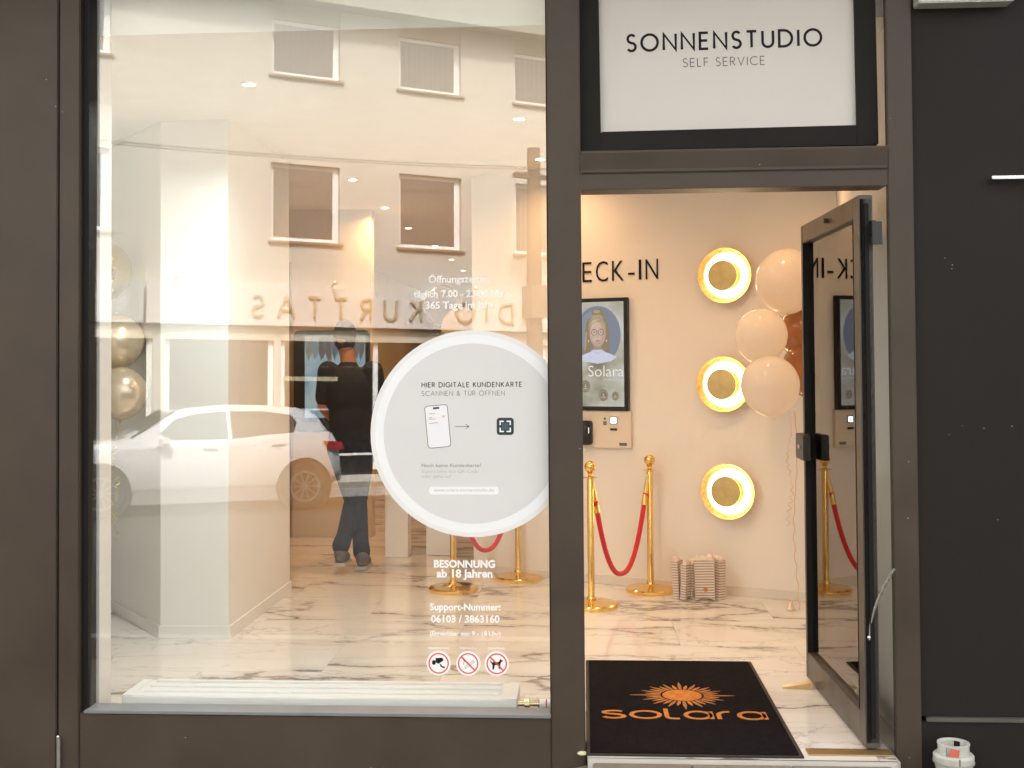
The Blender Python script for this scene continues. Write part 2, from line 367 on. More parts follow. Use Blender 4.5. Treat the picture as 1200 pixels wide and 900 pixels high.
for k in range(26):
    MB().box(-12+k*.95+.004, -12+k*.95+.946, -2.6, -2.452, -.3, -.085).build('kerb_stone', KERB, pav, bevel=.01)

# ============================================================ SHOP BUILDING
TH = R(.85)
shop = thing('shop_building', 'dark brown shopfront with a tall display window and an open glass door', 'building', (0, 0, 0))
def part(name, m, mb, parent=shop, **k):
    lab = k.pop('label', None); o = mb.build(name, m, parent, **k)
    if lab: o['label'] = lab
    return o
part('cladding_panel', DARK, MB().box(-4.4, -2.116, -.028, .12, -.4, 3.3), bevel=.004, label='brown cladding panel left of the display window')
part('frame_post', DARK, MB().box(-2.106, -2.022, -.034, .1, -.4, 3.3), bevel=.004)
part('seam_strip', BLACK, MB().box(-2.118, -2.1, -.018, .08, -.4, 3.3))
part('gasket', BLACK, MB().box(-2.023, -1.995, -.008, .07, .125, 3.3))
part('gasket', BLACK, MB().box(-.142, -.132, -.008, .1, .125, 3.3))
part('frame_post', DARK, MB().box(-.137, -.006, -.036, .1, -.4, 3.3), bevel=.004)
part('base_panel', DARK, MB().box(-2.021, -.138, -.03, .1, -.4, .124), bevel=.004)
part('window_sill', mat('grey_sill', (.2, .21, .22), .4, var=.1), MB().box(-2.0, -.139, -.038, .07, .1245, .136), bevel=.002)
part('frame_post', DARK, MB().box(1.178, 1.276, -.036, -.004, -.4, 3.3), bevel=.004)
part('frame_post', DARK, MB().box(1.236, 1.275, -.003, .1, -.4, 3.3))
part('transom', DARK, MB().prism([(-.034, 2.184), (-.034, 2.248), (-.044, 2.25), (-.044, 2.262), (-.055, 2.326), (-.055, 2.335), (.1, 2.335), (.1, 2.184)], -.0055, 1.1775, 'x'), bevel=.002)
part('header_panel', DARK, MB().box(-2.02, 1.167, -.03, .1, 3.06, 3.3), bevel=.004)
part('cladding_panel', DARKR, MB().box(1.2765, 6.4, -.012, .12, .142, 3.3), bevel=.003, label='very dark cladding panel right of the door')
part('plinth', DARKR, MB().box(1.2765, 6.4, -.024, .12, -.4, .126), bevel=.003)
part('ledge', mat('ledge_metal', (.11, .095, .08), .35, var=.1), MB().box(1.295, 6.4, -.034, .1, .1265, .1415), bevel=.003)
part('wall', mat('upper_render', (.62, .58, .5), .85, var=.08, bump=.2, bscale=60), MB().box(-9, 9, 0, .4, 3.42, 9.2).box(-9, -4.41, 0, .4, -.4, 3.42).box(6.41, 9, 0, .4, -.4, 3.42)
     .box(-9, -8.7, .4, 19.4, -.4, 9.2).box(8.7, 9, .4, 19.4, -.4, 9.2).box(-9, 9, 19.1, 19.4, -.4, 9.2))
part('roof', mat('roof_felt', (.1, .09, .085), .9, var=.1), MB().box(-9.1, 9.1, -.1, 19.5, 9.2, 9.4))
part('canopy', DARKR, MB().box(-4.4, 6.4, -.55, .1, 3.3, 3.42), bevel=.01)
# tiny bumps and fixings on the base of the left post
part('cable_clip', STEEL, MB().tube([(-2.098, -.045, -.4), (-2.098, -.045, .03)], .009, 8).ball((-2.098, -.05, .035), .007, 8), smooth=1, label='thin metal conduit at the foot of the window post')
part('door_stop_bead', mat('cream_bead', (.75, .7, .45), .5), MB().ball((-.018, -.045, -.005), .014, 12, (1.5, 1, .6)), smooth=2)
# glass: a pane leaning back a little in its frame
pane = part('window_pane', GLASS, MB().box(-2.0, -.135, 0, .008, 0, 3.0), loc=(0, 0, .13), rx=-TH, label='tall clear display pane mirroring the street')
# threshold
part('threshold', mat('pale_stone', (.6, .56, .5), .5, var=.05), MB().box(-.0, 1.167, -.1055, -.1002, -.05, -.001), bevel=.003)
part('threshold_plate', SATB, MB().box(.845, 1.17, -.0555, .02, .001, .006), bevel=.002, label='brass threshold plate under the door hinge')
# door leaf, swung inwards
hx, hy, fx, fy = 1.076, .012, 1.044, 1.063
ang = math.atan2(fy-hy, fx-hx)                  # leaf runs along +local x, thickness to the right
Ld = math.hypot(fx-hx, fy-hy)
door = bpy.data.objects.new('door', None)
dm = MB().box(0, .085, -.055, 0, .01, 2.155).box(Ld-.036, Ld, -.055, 0, .01, 2.155).box(.085, Ld-.036, -.054, -.001, .01, .135).box(.085, Ld-.036, -.054, -.001, 2.07, 2.155)
bpy.data.objects.remove(door)
door = dm.build('door', DOORM, shop, bevel=.003, loc=(hx, hy, 0), rz=ang); door['label'] = 'narrow-framed glass door standing open into the room'
MB().box(.083, Ld-.034, -.032, -.024, .133, 2.072).build('pane', DGLASS, door)
MB().box(.085, .093, -.0565, .0012, .135, 2.07).box(Ld-.046, Ld-.036, -.0565, .0012, .135, 2.07).build('glazing_bead', BLACK, door)
MB().box(0, .003, -.05, -.005, .03, 2.14).box(-.012, -.0005, -.036, -.02, .05, 2.12).build('hinge_edge_seal', BLACK, door)
MB().box(.885, .99, .0005, .036, 1.045, 1.165).box(.99, 1.085, -.02, .03, 1.045, 1.165).build('lock_case', mat('dark_lock', (.045, .04, .035), .35, metal=.4), door, bevel=.004)
MB().lathe([(0.0005, 0), (.012, 0), (.012, .012), (.0005, .012)], 16, (.94, .0365, 1.11), 'y').build('lock_cylinder', STEEL, door)
MB().box(Ld-.004, Ld+.004, -.04, -.012, .92, 1.0).build('latch_plate', BLACKP, door, bevel=.002)
MB().tube([(.5, .0, 2.115), (.5, .02, 2.115)], .011, 10).build('closer_cap', DOORM, door)
for zz in (1.985,):
    MB().box(-.05, .0, -.052, -.036, zz, zz+.065).box(-.06, -.045, -.075, -.036, zz-.03, zz+.06).tube([(-.03, -.058, zz+.02), (-.03, -.03, zz+.02)], .006, 8).build('hinge', BLACKP, door, bevel=.002)
MB().tube([(-.003-.05*(q/12)**1.6, -.02-.085*(q/12)**1.8, .44+.27*q/12) for q in range(13)], .0055, 8).ball((0, -.02, .435), .012, 10).build('cable_conduit', STEEL, door, smooth=1)
MB().prism([(.0, .0), (.13, 0), (.13, .03), (0, .004)], -.02, .02).build('door_wedge', SATB, None, loc=(.905, .9, .001), rz=R(-6))
tag(bpy.data.objects['door_wedge'], 'small brass wedge on the marble under the open glass door', 'door wedge')

# ============================================================ SIGN ABOVE THE DOOR
sg = thing('sign_box', 'framed white sign over the door lettered in thin black capitals', 'sign', (.583, 0, 2.338))
sg.rotation_euler = (0, R(-.45), 0)
fb = BLK = mat('sign_frame_black', (.012, .01, .008), .6, var=.1, spec=.2)
MB().box(-.589, -.507, .02, .13, .012, .9).box(.497, .577, .02, .13, .012, .9).box(-.507, .497, .02, .13, .012, .09).build('frame', fb, sg, bevel=.003)
MB().box(-.5068, .4968, .045, .12, .0902, .9).build('sign_panel', mat('sign_acrylic', (.66, .63, .58), .55, var=.015, scale=2), sg)
INK = mat('black_ink', (.01, .011, .013), .6, spec=.2); GREY = mat('grey_ink', (.17, .16, .15), .5)
tx = stroke_text('SONNENSTUDIO', -.395, .415, .064, .763, .0102, .0448, .001)
for c, mb in tx: mb.build('letter', INK, sg)
tx = stroke_text('SELF SERVICE', -.175, .345, .033, .32, .0036, .0448, .001)
for c, mb in tx: mb.build('letter', GREY, sg)

# ============================================================ WINDOW LETTERING AND STICKERS
def on_glass(name, label, cat, cx=0, cz=0): return thing(name, label, cat, (cx, math.sin(TH)*cz, .13+cz), 0, None, -TH)
# local origin: a point on the pane (cx, height above the pane's foot)
def line(th_, txt, width, dz, bold=.0, dx=0, name='text_line', m=WHITE):
    mb = MB(); font_text(mb, txt, dx, dz, width, -.0006, .0006, bold+.004); return mb.build(name, m, th_)
t = on_glass('window_lettering', 'white opening hours lettering on the pane above the round sticker', 'lettering', -.492, 1.575)
line(t, 'Öffnungszeiten:', .25, .126, .012); line(t, 'täglich 7.00 - 23.00 Uhr', .372, .068, .018); line(t, '365 Tage im Jahr', .274, .022, .018)
t = on_glass('window_lettering', 'bold white age limit lettering just below the round sticker', 'lettering', -.478, .535)
line(t, 'BESONNUNG', .243, .036, .03); line(t, 'ab 18 Jahren', .222, -.003, .026)
t = on_glass('window_lettering', 'white support phone number lettering above the small round signs', 'lettering', -.476, .305)
line(t, 'Support-Nummer:', .28, .098, .022); line(t, '06103 / 3863160', .272, .05, .022); line(t, '(Erreichbar von 9 - 18 Uhr)', .28, -.002, .012)
# round sticker, its right edge running under the frame post
st = on_glass('round_sticker', 'big round white sticker with small print about a digital customer card', 'sticker', -.442, 1.1)
def clipdisc(r, y0, y1, r0=0, xl=.305, n=72):
    out = [(r*cos(2*pi*k/n), r*sin(2*pi*k/n)) for k in range(n)]
    return [(min(x, xl), z) for x, z in out]
OFF = mat('offwhite_print', (.7, .69, .68), .5); OFF2 = mat('outer_band_print', (.80, .79, .775), .45); BR = mat('white_band_print', (.86, .87, .88), .45)
MB().prism(clipdisc(.41, 0, 0), -.0004, -.0014).build('outer_band', OFF2, st)
MB().prism(clipdisc(.392, 0, 0), -.0014, -.0018).build('white_band', BR, st)
MB().prism(clipdisc(.357, 0, 0), -.0018, -.0022).build('print_field', OFF, st)
INK2 = mat('brown_black_ink', (.06, .055, .05), .5); INK3 = mat('taupe_ink', (.22, .2, .18), .5); INK4 = mat('pale_taupe_ink', (.48, .45, .42), .5)
mb = MB(); stroke_text('HIER DIGITALE KUNDENKARTE', -.203, .184, .018, .398, .0034, -.0022, .0005, mbs=mb); mb.build('text_line', INK2, st)
mb = MB(); stroke_text('SCANNEN & TÜR ÖFFNEN', -.203, .15, .018, .33, .0023, -.0022, .0005, mbs=mb); mb.build('text_line', INK3, st)
def rrect(x0, x1, z0, z1, r, rot=0, c=None):
    pts = []
    for cx, cz, a in ((x1-r, z1-r, 0), (x0+r, z1-r, 90), (x0+r, z0+r, 180), (x1-r, z0+r, 270)):
        pts += [(cx+r*cos(R(a+q*22.5)), cz+r*sin(R(a+q*22.5))) for q in range(5)]
    if rot:
        cx, cz = c; pts = [(cx+(x-cx)*cos(rot)-(z-cz)*sin(rot), cz+(x-cx)*sin(rot)+(z-cz)*cos(rot)) for x, z in pts]
    return pts
pc = (-.14, .027); pr = R(5)
ph = MB().slot(0).prism(rrect(pc[0]-.047, pc[0]+.047, pc[1]-.084, pc[1]+.086, .013, pr, pc), -.0022, -.0027)
ph.slot(1).prism(rrect(pc[0]-.044, pc[0]+.044, pc[1]-.081, pc[1]+.083, .011, pr, pc), -.0027, -.003)
ph.slot(2).prism(rrect(pc[0]-.013, pc[0]+.013, pc[1]+.07, pc[1]+.078, .003, pr, pc), -.003, -.0033)
ph.slot(3)
for a, b, c_ in ((-.03, -.005, .052), (-.033, -.018, .036), (-.033, -.006, .03), (-.033, .002, .014)):
    ph.prism([(pc[0]+x*cos(pr)-z*sin(pr), pc[1]+x*sin(pr)+z*cos(pr)) for x, z in ((a, c_), (b, c_), (b, c_+.003), (a, c_+.003))], -.003, -.0032)
ph.slot(4).prism(rrect(pc[0]+.022, pc[0]+.031, pc[1]+.034, pc[1]+.043, .003, pr, pc), -.003, -.0032)
ph.build('phone_picture', [INK3, mat('phone_white', (.84, .84, .86), .45), INK2, INK4, mat('amber_print', (.8, .5, .12), .5)], st)
mb = MB(); ribbon(mb, [(-.07, .027), (-.0151, .027)], .0022, lambda u, v, f: (u, -.0022-.0005*f, v)); ribbon(mb, [(-.028, .036), (-.015, .027), (-.028, .018)], .0022, lambda u, v, f: (u, -.0023-.0005*f, v)); mb.build('arrow', INK2, st)
ic = (.129, .027)
im = MB().slot(0).prism(rrect(ic[0]-.034, ic[0]+.034, ic[1]-.034, ic[1]+.034, .012), -.0022, -.0028)
im.slot(1)
for sx in (-1, 1):
    for sz in (-1, 1):
        ribbon(im, [(ic[0]+sx*.005, ic[1]+sz*.02), (ic[0]+sx*.02, ic[1]+sz*.02), (ic[0]+sx*.02, ic[1]+sz*.005)], .0055, lambda u, v, f: (u, -.0028-.0004*f, v))
im.slot(2).prism(rrect(ic[0]-.013, ic[0]+.013, ic[1]-.013, ic[1]+.013, .003), -.0028, -.0031)
im.build('scanner_symbol', [mat('deep_green_print', (.012, .03, .032), .4), mat('ice_white_print', (.8, .85, .95), .4), mat('slate_print', (.06, .08, .11), .4)], st)
mb = MB(); font_text(mb, 'Noch keine Kundenkarte?', 0, -.133, .237, -.0022, .0005, 0, .014, -.205); mb.build('text_line', INK3, st)
mb = MB(); font_text(mb, 'Scanne bitte den QR-Code', 0, -.156, .226, -.0022, .0005, -.006, .013, -.205); mb.build('text_line', INK4, st)
mb = MB(); font_text(mb, 'oder gehe auf', 0, -.176, .118, -.0022, .0005, -.006, .013, -.205); mb.build('text_line', INK4, st)
MB().prism(rrect(-.176, .102, -.242, -.211, .012), -.0022, -.0026).build('address_pill', BR, st)
mb = MB(); font_text(mb, 'www.solara-sonnenstudio.de', -.037, -.23, .238, -.0026, .0004, -.004, .013); mb.build('text_line', INK4, st)
RED = mat('signal_red', (.72, .06, .05), .45)
def small_sign(cx, label, cap, kind):
    t = on_glass('pictogram_sticker', label, 'sticker', cx, .195); t['group'] = 'round warning stickers low on the window'
    MB().disc(0, 0, .048, -.0004, -.0012, 40).build('disc', WHITE, t)
    MB().ring(0, 0, .0355, .0405, -.0012, -.0016).build('red_ring', RED, t)
    b = MB()
    if kind == 'cam':
        b.prism([(-.012, .02), (.014, .022), (.02, .012), (.0, -.002), (-.012, .004)], -.0012, -.0016).prism(rrect(-.026, -.012, -.006, .012, .006), -.0012, -.0016)
        b.prism([(.004, -.001), (.012, -.006), (.012, -.014), (.007, -.013)], -.0012, -.0016).prism([(.012, -.01), (.024, -.013), (.024, -.02), (.012, -.016)], -.0012, -.0016)
        b.build('camera_symbol', INK, t)
    elif kind == 'smoke':
        ribbon(b, [(-.014, -.014), (.02, .012), (.024, .006), (-.01, -.02), (-.014, -.014)], .0016, lambda u, v, f: (u, -.0012-.0004*f, v))
        ribbon(b, [(-.016, -.006), (-.02, .002), (-.014, .008), (-.02, .016)], .0016, lambda u, v, f: (u, -.0012-.0004*f, v))
        b.build('cigarette_symbol', GREY, t)
    else:
        b.prism([(-.018, .004), (-.012, .008), (.006, .006), (.012, .012), (.013, .02), (.018, .015), (.026, .011), (.018, .007), (.014, -.002), (.013, -.02), (.008, -.02), (.006, -.006), (-.008, -.005), (-.011, -.022), (-.017, -.022), (-.017, -.006), (-.027, .014), (-.024, .004)], -.0012, -.0016)
        b.build('dog_symbol', INK, t)
    if kind != 'cam':
        b = MB(); ribbon(b, [(-.026, .026), (.026, -.026)], .0058, lambda u, v, f: (u, -.0017-.0004*f, v)); b.build('red_slash', RED, t)
    b = MB(); font_text(b, cap, 0, .056, .083 if kind == 'cam' else .066, -.0006, .0005, .01, .009); b.build('caption', WHITE, t)
small_sign(-.582, 'round white sticker with a surveillance camera symbol in a red ring', 'Videoüberwachung', 'cam')
small_sign(-.465, 'round white sticker with a crossed-out cigarette symbol', 'Nicht rauchen', 'smoke')
small_sign(-.352, 'round white sticker with a black dog struck through in red', 'Keine Hunde', 'dog')

# ============================================================ SHOP INTERIOR: floor, walls, ceiling
fl = MB().box(-4.3, 6, .1005, 18.6, -.3, -.006).box(.0, 1.177, -.1, .1, -.3, -.006); floor = structure(fl.build('floor', GROUT))
y = -.099
TY = .6; TX = 1.2; rows = 0; tm = {}
y = -.099
while y < 6.3:
    x = -3.7+(.6 if rows % 2 else 0)
    while x < 1.75:
        y1 = min(y+TY, 6.3)
        if y < -.05:   # first row: only inside the doorway before the frame line
            b_ = MB().box(max(x, .001)+.0008, min(x+TX, 1.166)-.0008, y+.0005, y1-.0008, -.02, 0) if (x < 1.166 and x+TX > 0) else None
            if b_: b_.build('floor_tile', MARBLE, floor)
            b_ = MB().box(x+.0008, min(x+TX, -.139), .101, y1-.0008, -.02, 0) if x < -.139 else None
            if b_: b_.build('floor_tile', MARBLE, floor)
        else:
            key = round(y1-y, 3)
            if key not in tm:
                o = MB().box(.0008, TX-.0008, .0008, y1-y-.0008, -.02, 0).build('floor_tile', MARBLE, floor); tm[key] = o
            else:
                o = tm[key].copy(); col.objects.link(o)
            o.location = (x, y, 0)
        x += TX
    y += TY; rows += 1
MB().box(-4.3, 2, 6.3, 18.6, -.02, 0).build('far_floor', MARBLE, floor)
structure(MB().box(-4.3, 6, .16, 18.6, 2.88, 3.0).build('ceiling', CEILM))
structure(MB().box(-4.3, 6, .1, .16, 2.88, 3.42).build('bulkhead', CEILM))
CH = 2.879
def wall(name, pts, m, th=.1, z1=CH, z0=.0005):
    mb = MB()
    for p, q in pts: add_slab(mb, p, q, z0, z1, th)
    return structure(mb.build(name, m))
# pillar by the window: cool white front, warm right flank
pil = structure(MB().prism([(-2.354, 1.783), (-1.971, 1.783), (-1.971, 3.143), (-3.6, 3.36), (-3.6, 3.35), (-3.075, 2.69)], 0.0005, CH, 'z').build('pillar', WHITEP))
SK = mat('skirting_white', (.84, .83, .8), .4)
MB().prism([(-2.36, 1.771), (-1.959, 1.771), (-1.959, 3.143), (-1.97, 3.143), (-1.97, 1.784), (-2.354, 1.7835), (-3.075, 2.6915), (-3.084, 2.684)], .001, .07, 'z').build('skirting_board', SK, pil)
wall('wall_left', [((-3.6, .1), (-3.6, 3.4))], WHITEP)
structure(MB().box(-2.4, -1.995, .1, .22, 0.0005, CH).build('window_reveal', WHITEP))
wall('wall_front', [((-4.3, .24), (-2.4, .24))], WHITEP)
A_ = Vector((-.025, 3.528)); W_ = Vector((.91096, -.41249)); WA = R(-24.361)
def wp(u): p = A_+W_*u; return (p.x, p.y)
cw = wall('wall_checkin', [(wp(1.767), wp(-.86))], WARMP, -.1)
MB().box(-.86, 1.755, -.012, -.0005, .001, .06).build('skirting_board', mat('skirting_warm', (.72, .66, .58), .4), cw, loc=(A_.x, A_.y, 0), rz=WA)
cw2 = wall('wall_corridor_right', [((-.809+.01, 18.5), (-.809+.01, 3.9))], CREAMP, .1)
wall('wall_back', [((-3.1, 18.5), (-.7, 18.5))], CREAMP, .1)
wall('wall_corridor_left', [((-3.0, 3.2), (-3.0, 18.5))], CREAMP, .1)
wall('wall_right', [((1.247, .9), (1.587, 2.8))], WARMP, -.1)
wall('wall_entrance', [((1.247, .101), (1.247, .8995))], WHITEP, -.1)  # whiter paint than wall_right, standing in for daylight beside the opening
part_w = structure(MB().box(-3.0, -1.86, 5.6, 5.75, .0005, CH).build('partition', CREAMP))
# dark door frame standing behind the pillar
MB().box(-2.62, -2.585, 5.54, 5.599, .001, 2.42).build('door_post', BLACKP, part_w)
MB().box(-2.578, -2.566, 5.57, 5.5995, .001, 2.42).build('brass_strip', SATB, part_w)

# ============================================================ CHECK-IN WALL: lettering, display, sconces
t = thing('wall_lettering', 'large black capitals reading CHECK-IN on the cream wall', 'lettering', (*wp(0), 2.068), WA)
mbt = MB(); 
def letters(txt, x0, h, m, parent, y, pitch=None):
    x = x0
    for ch, wch in txt:
        mb = MB(); font_text(mb, ch, 0, 0, wch, y, .006, -.012, h*1.02, x); mb.build('letter', m, parent); x += wch+.033
    return x
letters([('C', .088), ('H', .086), ('E', .068), ('C', .088), ('K', .085), ('-', .045), ('I', .016), ('N', .088)], -.215, .148, INK, t, -.0005)
kd = thing('wall_display', 'portrait screen in a black bezel showing a woman with glasses in a blue oval', 'display', (*wp(.165), 1.185), WA)
MB().box(-.205, .205, -.045, -.001, 0, .768).build('bezel', BLACKP, kd, bevel=.004)
MB().box(-.182, .18, -.0465, -.045, .028, .742).build('screen', screen_mat('screen_gold_cloud', [(.22, .2, .13), (.45, .43, .35), (.62, .63, .62)], 4.5, .19), kd)
def em(name, c, s=.19): return mat('screen_'+name, (.02, .02, .02), .3, emit=c, es=s)
px_ = -.012
def ell(cx, cz, rx, rz, a0=0, a1=360, n=28): return [(cx+rx*cos(R(a0+(a1-a0)*k/n)), cz+rz*sin(R(a0+(a1-a0)*k/n))) for k in range(n+(0 if a1-a0 == 360 else 1))]
def lay(name, polys, c, k): 
    for p_ in polys: MB().prism(p_, -.0465-.0004*k, -.0469-.0004*k).build(name, em(name, c), kd)
lay('portrait_oval', [ell(px_, .515, .172, .2)], (.2, .23, .3), 0)
lay('portrait_backdrop_light', [ell(px_-.03, .53, .11, .15)], (.25, .28, .36), 1)
lay('portrait_hair', [[(px_-.075, .62), (px_-.092, .56), (px_-.095, .47), (px_-.11, .40), (px_-.09, .36), (px_-.05, .36), (px_-.055, .42), (px_+.05, .42), (px_+.062, .37), (px_+.09, .40), (px_+.085, .5), (px_+.082, .57), (px_+.06, .635), (px_, .66)], ell(px_+.005, .668, .045, .026)], (.27, .2, .12), 2)
lay('portrait_hair_strand', [[(px_-.07, .6), (px_-.03, .652), (px_+.02, .655), (px_+.055, .625), (px_+.02, .637), (px_-.03, .63)], ell(px_-.005, .676, .025, .012), [(px_-.088, .54), (px_-.078, .54), (px_-.088, .42), (px_-.1, .41)]], (.45, .35, .22), 3)
lay('portrait_neck', [[(px_-.03, .45), (px_-.034, .38), (px_+.034, .38), (px_+.03, .45)]], (.38, .26, .2), 3)
lay('portrait_collar', [[(px_-.145, .36), (px_-.1, .385), (px_-.05, .402), (px_-.035, .415), (px_+.035, .415), (px_+.05, .402), (px_+.1, .385), (px_+.14, .365), (px_+.1, .336), (px_, .32), (px_-.1, .336)]], (.6, .64, .78), 4)
lay('portrait_collar_fold', [[(px_-.035, .405), (px_, .392), (px_+.035, .405), (px_+.034, .401), (px_, .386), (px_-.034, .401)], [(px_-.06, .395), (px_-.05, .36), (px_-.054, .36)]], (.42, .46, .6), 5)
lay('portrait_face', [ell(px_+.002, .525, .06, .09)], (.5, .36, .28), 5)
lay('portrait_face_light', [ell(px_-.008, .535, .045, .072)], (.62, .46, .37), 6)
lay('portrait_cheek', [ell(px_-.034, .5, .013, .012), ell(px_+.036, .5, .012, .012)], (.58, .37, .3), 7)
lay('portrait_fringe', [[(px_-.062, .53), (px_-.066, .585), (px_-.04, .63), (px_+.03, .635), (px_+.062, .595), (px_+.064, .54), (px_+.053, .575), (px_+.03, .603), (px_-.01, .606), (px_-.04, .59), (px_-.055, .56)]], (.4, .31, .19), 8)
lay('portrait_fringe_light', [[(px_-.055, .585), (px_-.03, .622), (px_+.02, .625), (px_-.01, .61), (px_-.04, .595)]], (.56, .46, .31), 9)
lay('portrait_eye', [ell(px_-.024, .535, .009, .005), ell(px_+.026, .535, .009, .005)], (.55, .5, .47), 8)
lay('portrait_iris', [ell(px_-.024, .535, .0045, .0048, n=12), ell(px_+.026, .535, .0045, .0048, n=12)], (.07, .07, .08), 9)
lay('portrait_brow', [[(px_-.038, .554), (px_-.025, .56), (px_-.01, .555), (px_-.025, .5565)], [(px_+.012, .555), (px_+.027, .56), (px_+.04, .554), (px_+.027, .5565)]], (.2, .14, .09), 9)
lay('portrait_nose', [[(px_-.001, .53), (px_+.004, .53), (px_+.009, .502), (px_+.001, .497), (px_-.007, .502), (px_+.003, .503)]], (.45, .3, .23), 7)
lay('portrait_mouth', [[(px_-.018, .478), (px_-.003, .482), (px_+.001, .48), (px_+.005, .482), (px_+.02, .478), (px_+.001, .467)]], (.36, .12, .11), 8)
lay('portrait_teeth', [[(px_-.01, .4775), (px_+.012, .4775), (px_+.001, .4735)]], (.6, .55, .5), 9)
gl = MB().ring(px_-.024, .534, .0185, .0215, -.0505, -.0509, 24).ring(px_+.027, .534, .0185, .0215, -.0505, -.0509, 24)
gl.prism([(px_-.004, .538), (px_+.007, .538), (px_+.007, .541), (px_-.004, .541)], -.0505, -.0509); gl.build('portrait_glasses', em('frames', (.03, .022, .025)), kd)
lay('portrait_earring', [ell(px_-.066, .475, .005, .008, n=10), ell(px_+.068, .475, .005, .008, n=10)], (.7, .6, .42), 9)
mb = MB(); font_text(mb, 'Solara', 0, .232, .262, -.0468, .0006, -.01, None, -.083); mb.build('screen_title', em('title', (.85, .85, .82)), kd)
mb = MB(); font_text(mb, 'SONNENSTUDIO', 0, .205, .15, -.0468, .0005, 0, .014, .028); mb.build('screen_subtitle', em('sub', (.62, .62, .58)), kd)
bd = MB()
for bx, bz, r_ in ((-.105, .165, .036), (.028, .105, .034), (.115, .1, .026), (-.165, .07, .02)):
    bd = MB().slot(0).disc(bx, bz, r_, -.0466, -.047, 24, r_*1.15)
    bd.slot(1); bd.ring(bx, bz, r_*.78, r_*.84, -.047, -.0473, 20); bd.prism([(bx-r_*.4, bz-r_*.5), (bx+r_*.4, bz-r_*.5), (bx+r_*.4, bz-r_*.3), (bx-r_*.4, bz-r_*.3)], -.047, -.0473).prism([(bx-r_*.25, bz-.1*r_), (bx+r_*.25, bz-.1*r_), (bx, bz+.45*r_)], -.047, -.0473)
    bd.build('screen_badge', [em('badge', (.2, .17, .11)), em('badge2', (.55, .5, .38))], kd)
kp = thing('check_in_console', 'cream wall console with black card terminal and lit square reader below the screen', 'terminal', (*wp(.16), .93), WA)
CONS = mat('console_cream', (.74, .64, .52), .45)
MB().box(-.24, .225, -.03, -.001, 0, .252).build('panel', CONS, kp, bevel=.003)
bt = MB().prism(rrect(-.16, -.055, .02, .185, .018), -.0305, -.075); o = bt.build('card_terminal', BLACKP, kp, bevel=.004)
MB().prism(rrect(-.147, -.085, .09, .17, .006), -.0755, -.077).build('terminal_screen', mat('dark_glass', (.05, .045, .05), .1), o)
MB().box(-.068, -.064, -.0775, -.0755, .1, .14).build('terminal_light', mat('pale_led', (.1, .1, .1), .3, emit=(.9, .9, 1), es=.3), o)
MB().prism(rrect(.073, .127, .163, .213, .009), -.0305, -.034).build('reader_frame', mat('teal_ring', (.02, .09, .09), .3), kp)
MB().prism(rrect(.079, .121, .168, .208, .006), -.034, -.036).build('reader_light', mat('reader_glow', (.5, .5, .5), .3, emit=(.85, .97, 1), es=.8), kp)
MB().disc(.1, .188, .004, -.036, -.0365, 10).build('reader_dot', INK, kp)
MB().box(.075, .125, -.034, -.0305, .12, .135).build('card_slot', BLACKP, kp)
MB().box(.14, .195, -.032, -.0305, .018, .038).build('type_plate', mat('plate_grey', (.12, .14, .13), .4), kp)
MB().disc(.035, .2, .009, -.0305, -.032, 14).box(.022, .048, -.032, -.0305, .155, .182).build('print_mark', GREY, kp)

LEAF = gold_leaf('gold_leaf')
def sconce():
    t = thing('wall_sconce', '', 'wall lamp', (0, 0, 0), WA, 'round gold wall lamps in a column beside the screen')
    # shallow dish, lit strip, disc in front
    MB().lathe([(.05, -.001), (.06, -.02), (.12, -.035), (.165, -.062), (.178, -.075), (.181, -.072), (.168, -.052), (.12, -.02), (.06, -.0006), (.05, -.001)], 48, (0, 0, 0), 'y').build('dish', LEAF, t, smooth=1)
    MB().lathe([(.0005, -.066), (.098, -.066), (.1, -.07), (.098, -.074), (.0005, -.078)], 40, (-.012, 0, 0), 'y').build('front_disc', mat('gold_disc', (.62, .46, .2), .4, metal=.6, var=.12, scale=14), t, smooth=1)
    MB().lathe([(.092, -.04), (.148, -.048), (.148, -.054), (.092, -.048), (.092, -.04)], 48, (.012, 0, 0), 'y').build('light_ring', mat('lamp_diffuser', (.9, .85, .7), .5, emit=(1, .8, .48), es=3), t)
    MB().lathe([(.0005, -.0005), (.05, -.0005), (.05, -.066), (.0005, -.066)], 24, (0, 0, 0), 'y').build('wall_mount', BRASS, t)
    return t
s0 = sconce(); s0['label'] = 'top round gold wall lamp, level with the CHECK-IN lettering'
p = wp(1.06); s0.location = (*p, 2.07)
copy_tree(s0, (*wp(1.045), 1.366), None, 'middle round gold wall lamp, partly hidden by a white balloon')
copy_tree(s0, (*wp(1.065), .674), None, 'lowest round gold wall lamp, above the paper bags')

# ============================================================ DOWNLIGHTS
dl = thing('downlight', '', 'ceiling light', (0, 0, 0), 0, 'recessed spots in the shop ceiling')
MB().lathe([(.029, -.0005), (.042, -.0005), (.04, -.005), (.031, -.006), (.029, -.0005)], 28).build('trim_ring', WHITE, dl, smooth=1)
MB().lathe([(.0005, -.0012), (.0285, -.0012), (.0285, -.004), (.0005, -.004)], 24).build('lens', mat('lamp_lens', (.9, .88, .8), .4, emit=(1, .9, .72), es=6), dl)
ld = bpy.data.lights.new('spot_bulb', 'AREA'); ld.shape = 'DISK'; ld.size = .056; ld.energy = 1.4; ld.color = LAMP; ld.spread = R(150)
ld_cool = ld.copy(); ld_cool.color = (.95, 1, .98); ld_cool.energy = 5.6
ld_dim = ld.copy(); ld_dim.energy = 1.5
ld_warm = ld.copy(); ld_warm.energy = 2.5; ld_warm.color = (1, .54, .24)
